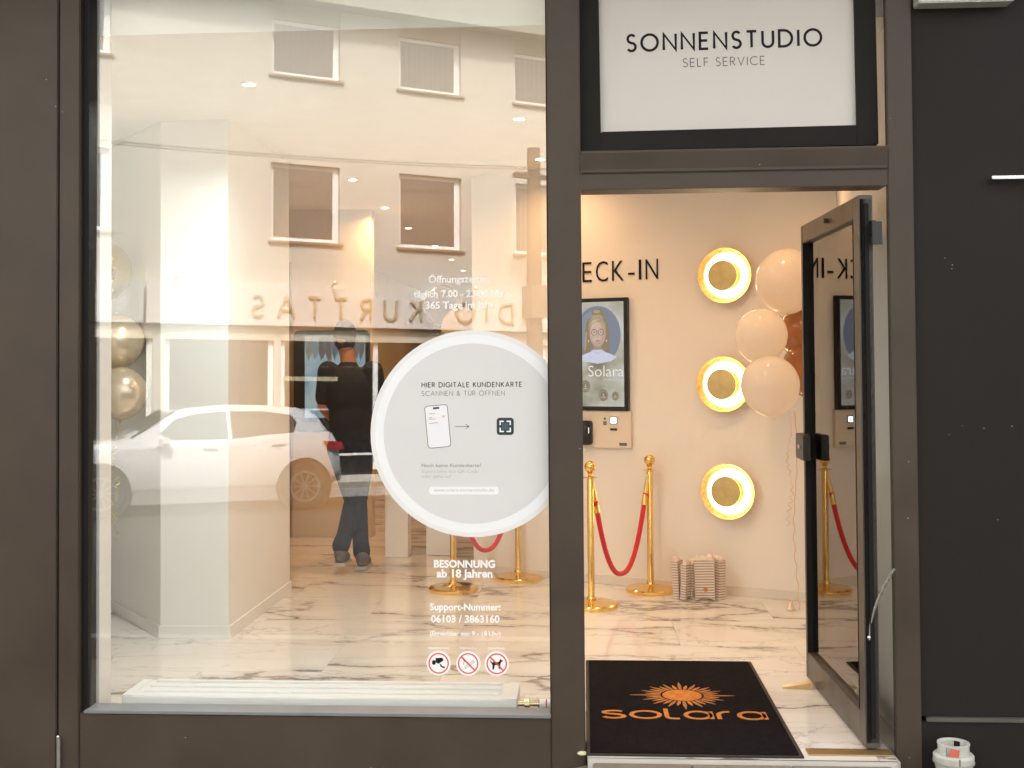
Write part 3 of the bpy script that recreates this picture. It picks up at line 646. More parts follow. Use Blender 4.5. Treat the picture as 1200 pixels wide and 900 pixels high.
spots = [(-1.617, .97), (-1.694, 3.93), (-1.718, 5.49), (-1.74, 7.02), (-1.7, 8.82), (-1.71, 10.58), (-1.74, 12.39), (-1.77, 14.48), (-.282, 3.92-.72), (.3, .95), (.9, 1.9), (-.35, 1.9)]
words = ['ceiling spot nearest the display window, seen through the glass', 'ceiling spot before the partition, second in the long row', 'third ceiling spot of the long row, above the partition', 'fourth ceiling spot of the long row', 'fifth ceiling spot of the long corridor row', 'sixth ceiling spot of the long corridor row', 'last but one ceiling spot of the corridor row', 'farthest ceiling spot at the end of the corridor',
         'ceiling spot above the brass posts beside the window post', 'ceiling spot over the doormat', 'ceiling spot before the gold wall lamps', 'ceiling spot between window and check-in wall']
for i, (x, y) in enumerate(spots):
    o = dl if i == 0 else copy_tree(dl, (x, y, 2.879))
    o.location = (x, y, 2.879); o['label'] = words[i]
for i, (x, y) in enumerate(spots):
    lo = bpy.data.objects.new('spot_bulb', ld_cool if i == 0 else ld_warm if i in (1, 2, 3) else ld_dim if 1 < i < 8 else ld); col.objects.link(lo); lo.location = (x, y, 2.87)

# ============================================================ RADIATOR
rd = thing('radiator', 'low white convector radiator along the foot of the display window', 'radiator', (-1.09, .1, 0))
RW = mat('radiator_enamel', (.8, .81, .8), .35)
MB().box(-.81, .81, 0, .245, .02, .158).build('casing', RW, rd, bevel=.004)
for k in range(3):
    yy = .055+k*.075
    MB().box(-.74, .74, yy, yy+.022, .1585, .166).build('grille_bar', RW, rd, bevel=.002)
    MB().box(-.74, .74, yy+.024, yy+.034, .1583, .1592).build('slot_shade_strip', mat('slot_shadow_grey', (.4, .4, .4), .8), rd)  # flat grey strip painted as the shade inside a grille slot
for k in (-.81, .77):
    MB().box(k, k+.04, .0, .245, .1585, .1605).build('end_cap', RW, rd)
MB().tube([(.812, .04, .13), (.9, .04, .13)], .012, 10).tube([(.84, .04, .13), (.86, .04, .13)], .02, 8).tube([(.9, .04, .0), (.9, .04, .14)], .01, 10).build('valve', mat('nickel_brass', (.6, .52, .35), .25, metal=1), rd, smooth=1)
MB().tube([(.9, .04, .13), (.95, .04, .13)], .02, 14).build('thermostat_knob', WHITE, rd, smooth=1)
MB().tube([(.925, .04, .13), (.931, .04, .13)], .0206, 14).build('dial_ring', RED, rd)

# ============================================================ ROPE STANCHIONS
def stanchion():
    t = thing('rope_stanchion', '', 'barrier post', group='polished brass posts of the rope barriers')
    MB().lathe([(.0005, 0), (.163, 0), (.166, .006), (.166, .02), (.158, .028), (.09, .034), (.045, .04), (.03, .05)], 48).build('base', BRASS, t, smooth=1)
    MB().lathe([(.021, .045), (.021, .79), (.019, .795)], 24).lathe([(.028, .045), (.027, .06), (.022, .07)], 24).build('post', BRASS, t, smooth=1)
    MB().lathe([(.019, .792), (.045, .796), (.046, .8), (.02, .804), (.014, .81), (.013, .822), (.022, .828), (.012, .834)], 24).build('collar', BRASS, t, smooth=1)
    MB().ball((0, 0, .865), .037, 24).build('finial', BRASS, t, smooth=2)
    return t
ST = [(.034, 2.698), (.428, 3.2), (-.88, 3.2), (-.47, 3.62)]
lab = ['brass post nearest the door, half behind the window frame', 'brass post at the right end of the red rope by the door', 'brass post below the round sticker, seen through the window', 'brass post beside the window frame, farthest from the pane']
s1 = stanchion(); s1.location = (*ST[0], 0); s1['label'] = lab[0]
for i in (1, 2, 3): copy_tree(s1, (*ST[i], 0), 0, lab[i])
VELV = mat('red_velvet', (.62, .012, .02), .75, sheen=.5)
def rope(a, b, sag, label):
    a = Vector((*a, .755)); b = Vector((*b, .755)); d = (b-a).normalized(); a = a+d*.03; b = b-d*.03; t = thing('velvet_rope', label, 'rope', (*a.xy, 0), group='red velvet barrier ropes')
    def pt(s): 
        p = a.lerp(b, s); p.z = .735-sag*(1-abs(2*s-1)**2.3); return p-Vector((a.x, a.y, 0))
    pts = [pt(i/30) for i in range(31)]
    MB().tube(pts[1:-1], .0165, 14).build('cord', VELV, t, smooth=1)
    for q, q2, q0 in ((pts[0], pts[2], 0), (pts[-1], pts[-3], 1)):
        MB().tube([q+(q-q2)*.25, q, q2], [.006, .011, .0195], 12).build('end_cap', BRASS, t, smooth=1)
rope(ST[0], ST[1], .575, 'red velvet rope hanging between the two brass posts in the doorway')
rope(ST[2], ST[3], .50, 'red velvet rope seen through the window below the round sticker')

# ============================================================ PAPER BAGS, MAT
BAG = striped('striped_paper', (.74, .63, .54), (.36, .27, .22), 19)
bags = [(-.125, .05, .085, .04, R(66)), (-.075, .01, .085, .04, R(52)), (-.025, .04, .065, .045, R(38)), (.04, -.02, .118, .05, R(-3)), (.115, .03, .09, .05, R(-52))]
bl = ['striped folded paper bag at the left end of the bunch', 'striped folded paper bag second from the left of the bunch', 'plain-edged striped paper bag in the middle of the bunch', 'frontmost striped paper bag with a small gold sun print', 'shaded striped paper bag at the right end of the bunch']
bc = Vector((.715, 2.93, .0))
random.seed(3)
for i, (x, y, wd, dp, rz) in enumerate(bags):
    t = thing('paper_bag', bl[i], 'paper bag', bc+Vector((x, y, .003)), rz, 'striped paper bags standing on the floor')
    t.rotation_euler.x = random.uniform(-.05, .05); t.rotation_euler.y = random.uniform(-.045, .045); h = .24+random.uniform(-.02, .02); w2 = wd/2+.004
    b = MB()
    # folded body with a V-notched foot and gusset crease
    fr = [(-w2, 0), (-w2*.5, .012), (0, .018), (w2*.5, .012), (w2, 0), (w2*.98, h*.5), (w2*1.0, h), (0, h+.002), (-w2, h), (-w2*.98, h*.5)]
    n = len(fr); vs = []
    for k, yy in enumerate((-dp/2, -dp*.12, dp*.12, dp/2)):
        q = .93 if k in (1, 2) else 1
        vs += [(u*q, yy+(.003 if (j % 3) else -.002), v) for j, (u, v) in enumerate(fr)]
    fs = [tuple(range(n))[::-1], tuple(range(3*n, 4*n))]
    for k in range(3): fs += [(k*n+j, k*n+(j+1) % n, (k+1)*n+(j+1) % n, (k+1)*n+j) for j in range(n)]
    b.add(vs, fs); b.build('bag_body', BAG, t)
    # tissue crumpled out of the top
    b = MB(); m_ = 14
    ring0 = [((w2*.9)*cos(2*pi*k/m_), (dp*.42)*sin(2*pi*k/m_), h-.004) for k in range(m_)]
    ring1 = [((w2*.95)*cos(2*pi*k/m_)*random.uniform(.75, 1.05), (dp*.5)*sin(2*pi*k/m_)*random.uniform(.6, 1), h+random.uniform(.012, .034)) for k in range(m_)]
    ring2 = [(p[0]*.4+random.uniform(-.008, .008), p[1]*.4, h+random.uniform(.004, .03)) for p in ring1]
    b.add(ring0+ring1+ring2, [(k, (k+1) % m_, m_+(k+1) % m_, m_+k) for k in range(m_)]+[(m_+k, m_+(k+1) % m_, 2*m_+(k+1) % m_, 2*m_+k) for k in range(m_)]+[tuple(range(2*m_, 3*m_))])
    b.build('tissue', mat('blush_tissue', (.8, .66, .56), .8), t)
    if i == 3: MB().disc(.004, .07, .014, -dp/2-.0035, -dp/2-.001, 14).build('sun_print', mat('ochre_print', (.5, .22, .04), .6), t)

mt = thing('door_mat', 'near-black entrance mat with an orange sun and the word solara', 'door mat', (.41, .63, .001))
MATM = mat('mat_pile', (.009, .007, .009), .95, var=.35, scale=30, bump=.8, bscale=260, spec=.1)
MB().prism(rrect(-.413, .413, -.722, .722, .008), 0, .006, 'z').build('rubber_edge', mat('mat_rubber', (.03, .022, .016), .7), mt, bevel=.002)
MB().prism(rrect(-.398, .396, -.706, .708, .006), .0062, .0095, 'z').build('pile', MATM, mt)
ORG = mat('orange_pile', (.62, .21, .03), .9, var=.25, scale=40, bump=.6, bscale=220)
ORG2 = mat('copper_pile', (.42, .17, .05), .9, var=.3, scale=40, bump=.6, bscale=220)
sc_ = (.018, .085)
MB().prism([(sc_[0]+.088*cos(2*pi*k/48), sc_[1]+.088*sin(2*pi*k/48)) for k in range(48)], .0096, .0108, 'z').build('sun_disc', ORG, mt)
random.seed(9)
for k in range(32):
    a = 2*pi*k/32; r0 = .097; r1 = .235 if k % 16 == 0 else .215 if k % 8 == 0 else (.165 if k % 2 else .192); wd = .0085
    c, s_ = cos(a), sin(a)
    P = lambda r, q: (sc_[0]+c*r-s_*q, sc_[1]+s_*r+c*q)
    MB().prism([P(r0, -wd*.7), P((r0+r1)/2, -wd), P(r1, -.0015), P(r1, .0015), P((r0+r1)/2, wd), P(r0, wd*.7)], .0096, .0106, 'z').build('sun_ray', ORG if k % 2 else ORG2, mt)
xx = -.345
adv = {'s': .09, 'o': .125, 'l': .055, 'a': .115, 'r': .06}
tx = stroke_text('solara', -.343, -.265, .104, .686, .0195, .0096, .0012, L_, plane='xy')
for c, mb in tx: mb.build('letter', ORG, mt)

# ============================================================ BALLOONS
WB = satin('white_balloon', (.93, .87, .8), .62); GB = mat('pale_gold_balloon', (.78, .66, .5), .22, metal=.55, coat=.5); GB2 = mat('chrome_gold_balloon', (.62, .5, .2), .1, metal=1)
CB = satin('copper_balloon', (.5, .2, .07), .25); CLB = glass_mat('clear_balloon', .07, (.97, .97, .96))
STR = mat('curling_ribbon', (.75, .42, .2), .4, metal=.3); GSTR = mat('gold_ribbon', (.7, .55, .15), .3, metal=.8)
def balloon(name, label, c, r, m, group, tilt=0, knot=True):
    t = thing(name, label, 'balloon', c, 0, group); t.rotation_euler = (tilt, tilt*.6, 0)
    pr = []
    for i in range(25):
        a = pi*i/24; z = -cos(a); rr = sin(a)*(1-.07*max(0, -z)**2)
        pr.append((max(.0005, r*rr), r*z*(1.1 if z < 0 else 1.02)))
    MB().lathe(pr, 40).build('skin', m, t, smooth=2)
    MB().lathe([(.004, -r*1.09), (.006, -r*1.1-.005), (.012, -r*1.1-.014), (.011, -r*1.1-.016), (.003, -r*1.1-.01)], 12).build('knot', m, t, smooth=1)
    return t
GR = 'white and copper balloons beside the door'
balloon('balloon', 'white balloon between the top and middle gold wall lamps', (1.02, 2.2, 1.66), .15, WB, GR, .2)
balloon('balloon', 'lowest white balloon, overlapping the middle gold wall lamp', (1.055, 2.12, 1.375), .165, WB, GR, -.2)
balloon('balloon', 'topmost white balloon, half behind the open door', (1.2, 2.35, 1.985), .185, WB, GR, .3)
balloon('balloon', 'upper copper balloon peeking out from behind the door', (1.33, 2.5, 1.69), .16, CB, GR, .4)
balloon('balloon', 'lower copper balloon peeking out from behind the door', (1.35, 2.45, 1.47), .17, CB, GR, -.3)
GL = 'gold and clear balloons inside the left window edge'
balloon('balloon', 'uppermost pale gold balloon, cut by the left window edge', (-2.76, 1.95, 2.06), .165, GB2, GL, .2)
balloon('balloon', 'middle pale gold balloon inside the left window edge', (-2.66, 1.93, 1.655), .15, GB, GL, -.15)
balloon('balloon', 'lowest pale gold balloon with a ribbon hanging from it', (-2.59, 1.82, 1.36), .142, GB, GL, .1)
balloon('balloon', 'clear balloon behind the gold ones by the left window edge', (-2.72, 2.12, 1.87), .13, CLB, GL, .1)
balloon('balloon', 'grey-brown balloon behind the opening hours lettering', (-1.16, 5, 2.0), .16, mat('smoke_balloon', (.12, .08, .07), .15, coat=.6), 'balloons in the corridor', .2)
balloon('balloon', 'pearly white balloon right of the grey-brown one', (-.99, 4.9, 1.8), .17, WB, 'balloons in the corridor', -.2)
def ribbon_thing(label, x, y, z0, z1, m, n=90, amp=.012):
    b = MB(); pts = []
    for i in range(n+1):
        s = i/n; am = amp*(.2+.8*s)
        pts.append((am*sin(i*1.1)+.012*sin(i*.13), am*cos(i*1.3), z1-z0-(z1-z0)*s))
    b.tube(pts, .0022, 5, sq=.4); o = b.build('curled_ribbon', m, None, loc=(x, y, z0)); tag(o, label, 'ribbon'); return o
ribbon_thing('curly copper ribbon hanging from the balloons left of the door', 1.19, 2.3, .55, 1.22, STR)
ribbon_thing('thin curly ribbon hanging to the floor weight beside the door', 1.23, 2.35, .06, 1.22, STR, 60, .006)
ribbon_thing('gold foil ribbon hanging inside the left window edge', -2.62, 1.8, .55, 1.2, GSTR, 110, .02)
bw = MB().lathe([(.0005, 0), (.028, 0), (.03, .01), (.018, .03), (.01, .05), (.016, .065), (.0005, .05)], 16).build('balloon_weight', mat('weight_foil', (.8, .65, .5), .3, metal=.3), None, smooth=1, loc=(1.24, 2.62, .001))
tag(bw, 'tiny foil balloon weight on the floor by the door edge', 'weight')

# ============================================================ CORRIDOR THINGS
ds = thing('corridor_screen', 'tall black-framed screen with a pale blue picture behind the person', 'display', (-2.205, 5.6, .93))
MB().prism(rrect(-.335, .335, 0, .885, .05), -.001, -.06).build('bezel', BLACKP, ds, bevel=.004)
MB().box(-.235, .3, -.0615, -.06, .12, .84).build('screen', screen_mat('screen_blue', [(.16, .27, .34), (.3, .42, .5), (.42, .52, .5)], 5, .174), ds)
random.seed(5)
for k in range(9):
    c = random.choice([(.24, .3, .28), (.14, .13, .12), (.3, .27, .22), (.12, .15, .2)]); x = -.225+k*.058
    MB().prism([(x, .83), (x+.05, .83), (x+.055, .66+random.uniform(-.05, .05)), (x+.02, .62), (x-.004, .7)], -.0615, -.0622).build('picture_patch', em('patch%d' % k, c, .17), ds)
ws = MB().box(-.09, .09, -.09, .09, 0, 1.15)
pl = ws.build('plinth', WHITEP, None, bevel=.004, loc=(-1.475, 4.62, .001)); tag(pl, 'slim white plinth on the corridor floor beside the person', 'plinth')
pl = MB().box(-.1, .1, -.09, .09, 0, .95).build('plinth', WHITEP, None, bevel=.004, loc=(-1.155, 4.72, .001)); tag(pl, 'broader white plinth nearer the brass posts', 'plinth')

# ============================================================ PERSON
def remesh(mb, name, m, parent, vox=.009, smooth=6):
    o = mb.build(name, m, parent); r = o.modifiers.new('r', 'REMESH'); r.mode = 'VOXEL'; r.voxel_size = vox; r.use_smooth_shade = True
    sm = o.modifiers.new('s', 'SMOOTH'); sm.iterations = smooth; sm.factor = .5
    dg = bpy.context.evaluated_depsgraph_get(); dg.update(); me = bpy.data.meshes.new_from_object(o.evaluated_get(dg)); o.modifiers.clear()
    old = o.data; o.data = me; me.name = name; bpy.data.meshes.remove(old); me.materials.clear(); me.materials.append(m); me.shade_smooth(); return o
def limb(mb, pts, rs, n=16):
    P = [Vector(p) for p in pts]; Q = []; RR = []
    for i in range(len(P)-1):
        for k in range(6): s = k/6; Q.append(P[i].lerp(P[i+1], s)); RR.append(rs[i]*(1-s)+rs[i+1]*s)
    Q.append(P[-1]); RR.append(rs[-1]); mb.tube(Q, RR, n)
    for p, r in zip(P, rs): mb.ball(p, r*.99, 14)
SKIN = mat('skin', (.36, .16, .09), .5); SHIRT = mat('black_cotton', (.012, .011, .011), .85, var=.2, scale=12, bump=.5, bscale=14); JEAN = mat('dark_denim', (.012, .014, .02), .85, var=.3, scale=25, bump=.4, bscale=20)
pe = thing('person', 'person in a black T-shirt and dark jeans walking away, head bent', 'person', (-1.72, 3.97, 0))
b = MB()
b.ball((0, .01, 1.0), .15, 20, (1.02, .72, 1.1)); b.ball((-.005, .0, 1.3), .18, 20, (.98, .66, 1.15)); b.ball((0, 0, 1.12), .145, 20, (1, .72, 1.2))
limb(b, [(-.01, 0, 1.42), (-.025, .025, 1.55), (-.045, .06, 1.62)], [.085, .058, .055])
b.ball((-.06, .085, 1.71), .1, 24, (.8, .98, 1.13)); b.ball((-.075, .165, 1.66), .035, 12, (.9, 1, 1.2)); b.ball((-.082, .19, 1.69), .013, 10, (1, 1.6, 1.3))
b.ball((-.142, .09, 1.69), .022, 10, (.4, .8, 1.3)); b.ball((.018, .09, 1.69), .022, 10, (.4, .8, 1.3))
arms = {-1: [(-.17, .0, 1.465), (-.205, -.005, 1.20), (-.16, .2, 1.08)], 1: [(.165, .0, 1.465), (.2, .0, 1.2), (.14, .22, 1.1)]}
for s in (-1, 1):
    limb(b, arms[s], [.062, .045, .03]); h = Vector(arms[s][2]); fw = (h-Vector(arms[s][1])).normalized()
    b.ball(h+fw*.05, .045, 12, (.5, 1, .8))
    for k, (ln, rz_) in enumerate(((.07, .0085), (.08, .009), (.075, .0085), (.058, .0075))):
        q = h+fw*.085+Vector((0, 0, .03-.02*k)); limb(b, [q, q+fw*ln*.5, q+fw*ln*.9+Vector((0, 0, -.02))], [rz_, rz_*.95, rz_*.8], 8)
    q = h+fw*.03+Vector((-s*.02, 0, .02)); limb(b, [q, q+fw*.035+Vector((-s*.02, 0, .01)), q+fw*.065+Vector((-s*.02, 0, .01))], [.011, .01, .009], 8)
legs = {-1: [(-.075, 0, .9), (.005, .06, .5), (-.045, -.16, .17)], 1: [(.08, 0, .9), (.045, .02, .5), (.065, .06, .09)]}
for s in (-1, 1): limb(b, legs[s], [.092, .06, .042])
body = remesh(b, 'body', SKIN, pe, .0075, 3)
b = MB(); b.ball((0, .01, .98), .16, 20, (1.06, .76, 1.1)); b.ball((-.005, .0, 1.3), .19, 20, (1.03, .72, 1.12)); b.ball((0, 0, 1.12), .16, 20, (1.04, .78, 1.2)); limb(b, [(-.01, 0, 1.42), (-.02, .015, 1.49)], [.1, .075])
for s in (-1, 1):
    a, e, h = [Vector(v) for v in arms[s]]; limb(b, [a*.9+Vector((0, 0, .145)), a, a.lerp(e, .75)], [.07, .078, .07])
remesh(b, 'shirt', SHIRT, pe, .009, 5)
b = MB(); b.ball((0, .01, .93), .158, 20, (1.05, .78, .8))
for s in (-1, 1):
    h, k, a = [Vector(v) for v in legs[s]]; limb(b, [h, k, k.lerp(a, .7), a+Vector((0, 0, .03))], [.108, .07, .06, .066])
remesh(b, 'jeans', JEAN, pe, .009, 5)
b = MB(); b.ball((-.057, .075, 1.745), .1, 24, (.86, .98, 1.0)); b.ball((-.055, .06, 1.69), .088, 20, (.92, .78, 1.0))
remesh(b, 'hair', mat('dark_hair', (.02, .014, .01), .6, bump=.6, bscale=90), pe, .008, 2)
for s, (x, y, z, rx_) in ((1, (.075, .1, .0, 0)), (-1, (-.045, -.1, .06, .35))):
    b = MB(); b.ball((x, y, .05+z), .06, 18, (.85, 2.3, .72)); b.ball((x, y-.07, .085+z), .056, 14, (.9, 1.0, 1.1))
    o = remesh(b, 'shoe', mat('grey_suede', (.13, .12, .11), .8, var=.2, scale=30), pe, .007, 3)
    MB().prism([(x-.045, y-.135), (x+.045, y-.135), (x+.052, y), (x+.048, y+.1), (x, y+.14), (x-.048, y+.1), (x-.052, y)], z+.001, z+.028, 'z').build('sole', mat('shoe_sole', (.5, .46, .4), .7), o, bevel=.005)

# ============================================================ OUTSIDE, RIGHT OF THE DOOR
hb = thing('handle_bar', 'slim steel bar on the dark cladding right of the door', 'handle', (1.565, -.012, 2.205))
MB().box(0, .5, -.045, -.02, -.006, .006).build('bar', STEEL, hb, bevel=.002)
for k in (.03, .46): MB().tube([(k, -.02, 0), (k, 0, 0)], .006, 8).build('bracket', STEEL, hb)
cl = thing('canopy_light', 'white-rimmed lamp on the dark wall at the top right corner', 'light', (1.47, -.012, 2.872))
MB().prism(rrect(-.18, .178, 0, .2, .008), -.001, -.085).build('housing', mat('lamp_white_trim', (.6, .59, .55), .4), cl, bevel=.004)
MB().prism(rrect(-.165, .163, .02, .185, .006), -.0855, -.088).build('lens', mat('lamp_frosted', (.75, .74, .7), .3), cl)
CANM = mat('chalky_white_plastic', (.56, .55, .49), .55, var=.15, scale=14)
at = thing('ashtray', 'small weathered white two-tier ashtray pot on the pavement', 'ashtray', (1.364, -.13, -.046))
MB().lathe([(.0005, .0), (.048, .0), (.056, .012), (.064, .03), (.07, .055), (.073, .06), (.073, .082), (.068, .086), (.066, .089), (.0005, .089)], 40).build('bowl', CANM, at, smooth=1)
MB().lathe([(.0745, .0545), (.0755, .058), (.0745, .061)], 40).build('rim_band', mat('grey_rim', (.35, .34, .3), .5), at, smooth=1)
n = 40; b = MB()
for i in range(n):
    a0, a1 = 2*pi*i/n, 2*pi*(i+1)/n
    if 4 < i % 20 < 8: continue
    for r0, r1 in ((.049, .056),):
        b.add([(r*cos(a), r*sin(a), z) for z in (.0895, .122) for r, a in ((r0, a0), (r1, a0), (r1, a1), (r0, a1))], [(0, 1, 2, 3)[::-1], (4, 5, 6, 7), (0, 1, 5, 4), (1, 2, 6, 5), (2, 3, 7, 6), (3, 0, 4, 7)])
b.build('slotted_cup', CANM, at)
MB().lathe([(.047, .12), (.0575, .12), (.0585, .124), (.0575, .128), (.049, .128), (.047, .12)], 40).build('cup_rim', CANM, at, smooth=1)
MB().prism([(-.035, .092), (.002, .09), (.006, .115), (-.026, .122)], -.0575, -.0565).build('paper_label', mat('red_sticker', (.65, .14, .09), .6), at)
MB().box(-.002, .002, -.0745, -.0735, .004, .088).build('seam', mat('grime', (.12, .11, .09), .8), at)

# ============================================================ OPPOSITE SIDE OF THE STREET (seen in the pane)
BP = Vector((-4.971, -16.292, 0)); BA = R(-30.1)
SGLASS = glass_mat('shop_glass_across', .035, (.75, .76, .76))
REND = mat('cream_render', (.53, .51, .46), .9, var=.05, scale=.7, bump=.15, bscale=50)
TRIMW = mat('upvc_white', (.85, .85, .84), .35); SILLM = mat('sill_brown', (.26, .2, .15), .6); LINT = mat('shutter_box', (.45, .37, .27), .7, var=.08)
hs = thing('apartment_house', 'cream rendered house across the street with white-framed windows and a shop below', 'building', (BP.x, BP.y, -.2), BA)
Z = .2   # local heights are above the -0.2 ground
cx_low = [-8.9, -6.5, -4.11, -.05, 2.4, 4.85, 7.3, 9.75]
openL = [(c-.645, c+.645, 4.24+Z, 5.65+Z) for c in cx_low]; openU = [(c-.645, c+.645, 7.26+Z, 8.56+Z) for c in cx_low]
shops = [(-10.6, -8.7, .3+Z, 2.68+Z), (-8.4, -5.6, .3+Z, 2.68+Z), (-5.3, -2.72, .3+Z, 2.68+Z), (-2.52, -.62, .25+Z, 2.68+Z), (-.5, 4.9, .0+Z, 2.68+Z), (5.6, 9.5, .3+Z, 2.68+Z)]
holes = openL+openU+shops
xs = sorted(set([-12, 12]+[h[0] for h in holes]+[h[1] for h in holes])); zs = sorted(set([-.2, 8.57+Z]+[h[2] for h in holes]+[h[3] for h in holes]))
b = MB()
for i in range(len(xs)-1):
    z = 0
    run = None
    for j in range(len(zs)-1):
        mx_, mz_ = (xs[i]+xs[i+1])/2, (zs[j]+zs[j+1])/2
        solid = not any(h[0] < mx_ < h[1] and h[2] < mz_ < h[3] for h in holes)
        if solid and run is None: run = zs[j]
        if (not solid or j == len(zs)-2) and run is not None:
            b.box(xs[i], xs[i+1], -.3, 0, run, zs[j+1] if solid else zs[j]); run = None
b.box(-12, -11.7, -9, -.3, -.2, 8.77).box(11.7, 12, -9, -.3, -.2, 8.77).box(-12, 12, -9.3, -9, -.2, 8.77)
b.build('wall', REND, hs)
MB().box(-11.7, 11.7, -9, -.301, 3.0, 3.1).box(-11.7, 11.7, -9, -.301, 6.3, 6.4).build('storey_floor', mat('inner_floor', (.12, .1, .08), .8), hs)
CURT = mat('curtain_brown', (.6, .45, .3), .9, var=.1); CURT2 = mat('net_curtain', (.72, .68, .66), .9)
ROOM = mat('dim_room', (.16, .13, .1), .9)
def house_window(c, z0, z1, upper):
    z1f = z1-(.27 if upper else .0)
    f = MB().box(c-.64, c+.64, -.16, -.1, z0, z0+.075).box(c-.64, c+.64, -.16, -.1, z1f-.07, z1f).box(c-.64, c-.575, -.16, -.1, z0+.075, z1f-.07).box(c+.535, c+.64, -.16, -.1, z0+.075, z1f-.07)
    f = f.build('window', TRIMW, hs, bevel=.006)
    MB().box(c-.577, c+.537, -.135, -.128, z0+.073, z1f-.068).build('pane', OGLASS, f)
    MB().box(c-.7, c+.7, -.15, .055, z0-.05, z0-.001).build('sill', TRIMW if False else SILLM, f, bevel=.006)
    if upper: MB().box(c-.644, c+.644, -.2, -.06, z1f+.001, z1-.001).build('shutter_box', LINT, f)
    cu = MB(); n = 60; pts = []
    for i in range(n+1): pts.append((c-.6+1.2*i/n, -.215-.034*cos(i*1.15)-.012*sin(i*.31)))
    cu.add([(x, y, z0) for x, y in pts]+[(x, y, z1f) for x, y in pts], [(i, i+1, n+2+i, n+1+i) for i in range(n)])
    cu.build('curtain', CURT2 if upper else CURT, f)
for c in cx_low: house_window(c, 4.24+Z, 5.65+Z, False); house_window(c, 7.26+Z, 8.56+Z, True)
EAV = mat('eave_boards', (.3, .3, .24), .8, var=.08); 
MB().box(-12.4, 12.4, -.35, .36, 8.775, 8.9).box(-12.4, 12.4, .36, .42, 8.77, 10.6).build('eave', EAV, hs)
for k in range(58): MB().box(-12.3+k*.43, -12.3+k*.43+.012, 0.01, .35, 8.765, 8.7745).build('soffit_batten', mat('soffit_dark', (.2, .2, .16), .8), hs)
MB().tube([(-12.4, .49, 10.5), (12.4, .49, 10.5)], .07, 10).build('gutter', mat('zinc', (.35, .36, .36), .5, metal=.6), hs)
MB().prism([(.36, 10.6), (-4.4, 13.4), (-9.6, 8.9), (.3, 8.9)], -12.4, 12.4, 'x').build('roof', mat('roof_tiles', (.22, .1, .07), .85, var=.2, scale=9), hs)
# shop fascia with raised gold letters
FAS = mat('fascia_panel', (.66, .62, .58), .5, var=.03)
MB().box(-10.8, -2.9, .0, .12, 2.7+Z, 3.36+Z).build('fascia', mat('fascia_grey', (.58, .58, .56), .5), hs)
fa = MB().box(-2.85, 6.3, .001, .14, 2.7+Z, 3.4+Z).build('fascia', FAS, hs); fa['label'] = 'pale shop fascia with thin gold letters'
GOLDL = mat('gold_letter', (.56, .47, .32), .35, metal=.4)
# read from the street the words run towards -x
def fascia_text(txt, x_start, z, h, width):
    adv = [(G[c][0] if c != ' ' else .5) for c in txt]; g_ = (width-sum(adv)*h)/(len(txt)-1); x = x_start
    for c, a in zip(txt, adv):
        if c != ' ':
            mb = MB()
            for pl in G[c][1]: ribbon(mb, [(x-u*h, z+v*h) for u, v in pl], .05, lambda u, v, f: (u, .141+.035*f, v))
            mb.build('fascia_letter', GOLDL, fa)
        x -= a*h+g_
fascia_text('STUDIO KURTTAS', 5.5, 2.86+Z, .36, 6.55)
for k in (0, 4, 8, 11): MB().tube([(-2.4+k*.7, .1, 3.41+Z), (-2.4+k*.7, .3, 3.5+Z)], .015, 6).ball((-2.4+k*.7, .32, 3.49+Z), .04, 8).build('fascia_spot', GOLDL, fa)
for h in shops:
    x0, x1, z0, z1 = h
    n = max(1, round((x1-x0)/1.9)); f = MB().box(x0, x1, -.14, -.06, z0+(.0 if z0 > .3 else .36), z0+(.09 if z0 > .3 else .4)).box(x0, x1, -.14, -.06, z1-.09, z1)
    for k in range(n+1):
        xx = x0+(x1-x0-.09)*k/n; f.box(xx, xx+.09, -.14, -.06, z0+.09, z1-.09)
    f = f.build('shop_window', TRIMW, hs, bevel=.004)
    MB().box(x0+.05, x1-.05, -.105, -.098, z0+.05, z1-.05).build('pane', SGLASS, f)
    MB().box(x0, x1, -.02, .02, z1-.24, z1-.04).build('valance', mat('valance_cloth', (.55, .5, .4), .8), f)
MB().box(-11.6, -.62, -2.6, -2.5, -.2, 3.0).build('back_wall', mat('showroom_wall', (.62, .58, .5), .8), hs)
MB().box(-.6, 11.6, -3.2, -3.1, -.2, 3.0).box(-.62, -.6, -3.1, -.31, -.2, 3.0).build('back_wall', mat('dark_showroom', (.03, .024, .02), .8), hs)
MB().box(-.45, .55, .0, .03, 1.72+Z, 1.8+Z).build('rail_strip', mat('pale_strip', (.4, .37, .24), .5), hs)
MB().box(-.5, 4.9, -.2, -.142, .0+Z, .36+Z).build('stallriser', mat('dark_tile', (.035, .03, .028), .5), hs)
# garments hanging in the shop opposite
random.seed(21)
gr = thing('garment_rail', 'rail of coloured clothes inside the shop across the street', 'clothes rail', (BP.x, BP.y, -.2), BA)
MB().tube([(.3, -.6, 2.2), (4.4, -.6, 2.2)], .02, 8).build('rail', STEEL, gr)
for k in range(14):
    x = 2.2+k*.155; c = random.choice([(.6, .6, .55), (.35, .12, .06), (.1, .16, .22), (.5, .42, .3), (.05, .05, .06), (.3, .4, .45), (.55, .25, .12)]); ln = random.uniform(.6, 1.0)
    MB().prism([(-.8, 2.1), (-.6, 2.17), (-.4, 2.1), (-.33, 1.8), (-.42, 1.8), (-.4, 2.17-ln), (-.8, 2.17-ln), (-.78, 1.8), (-.87, 1.8)], x, x+.07, 'x').build('garment', mat('cloth_%d' % (k % 7), c, .85), gr)
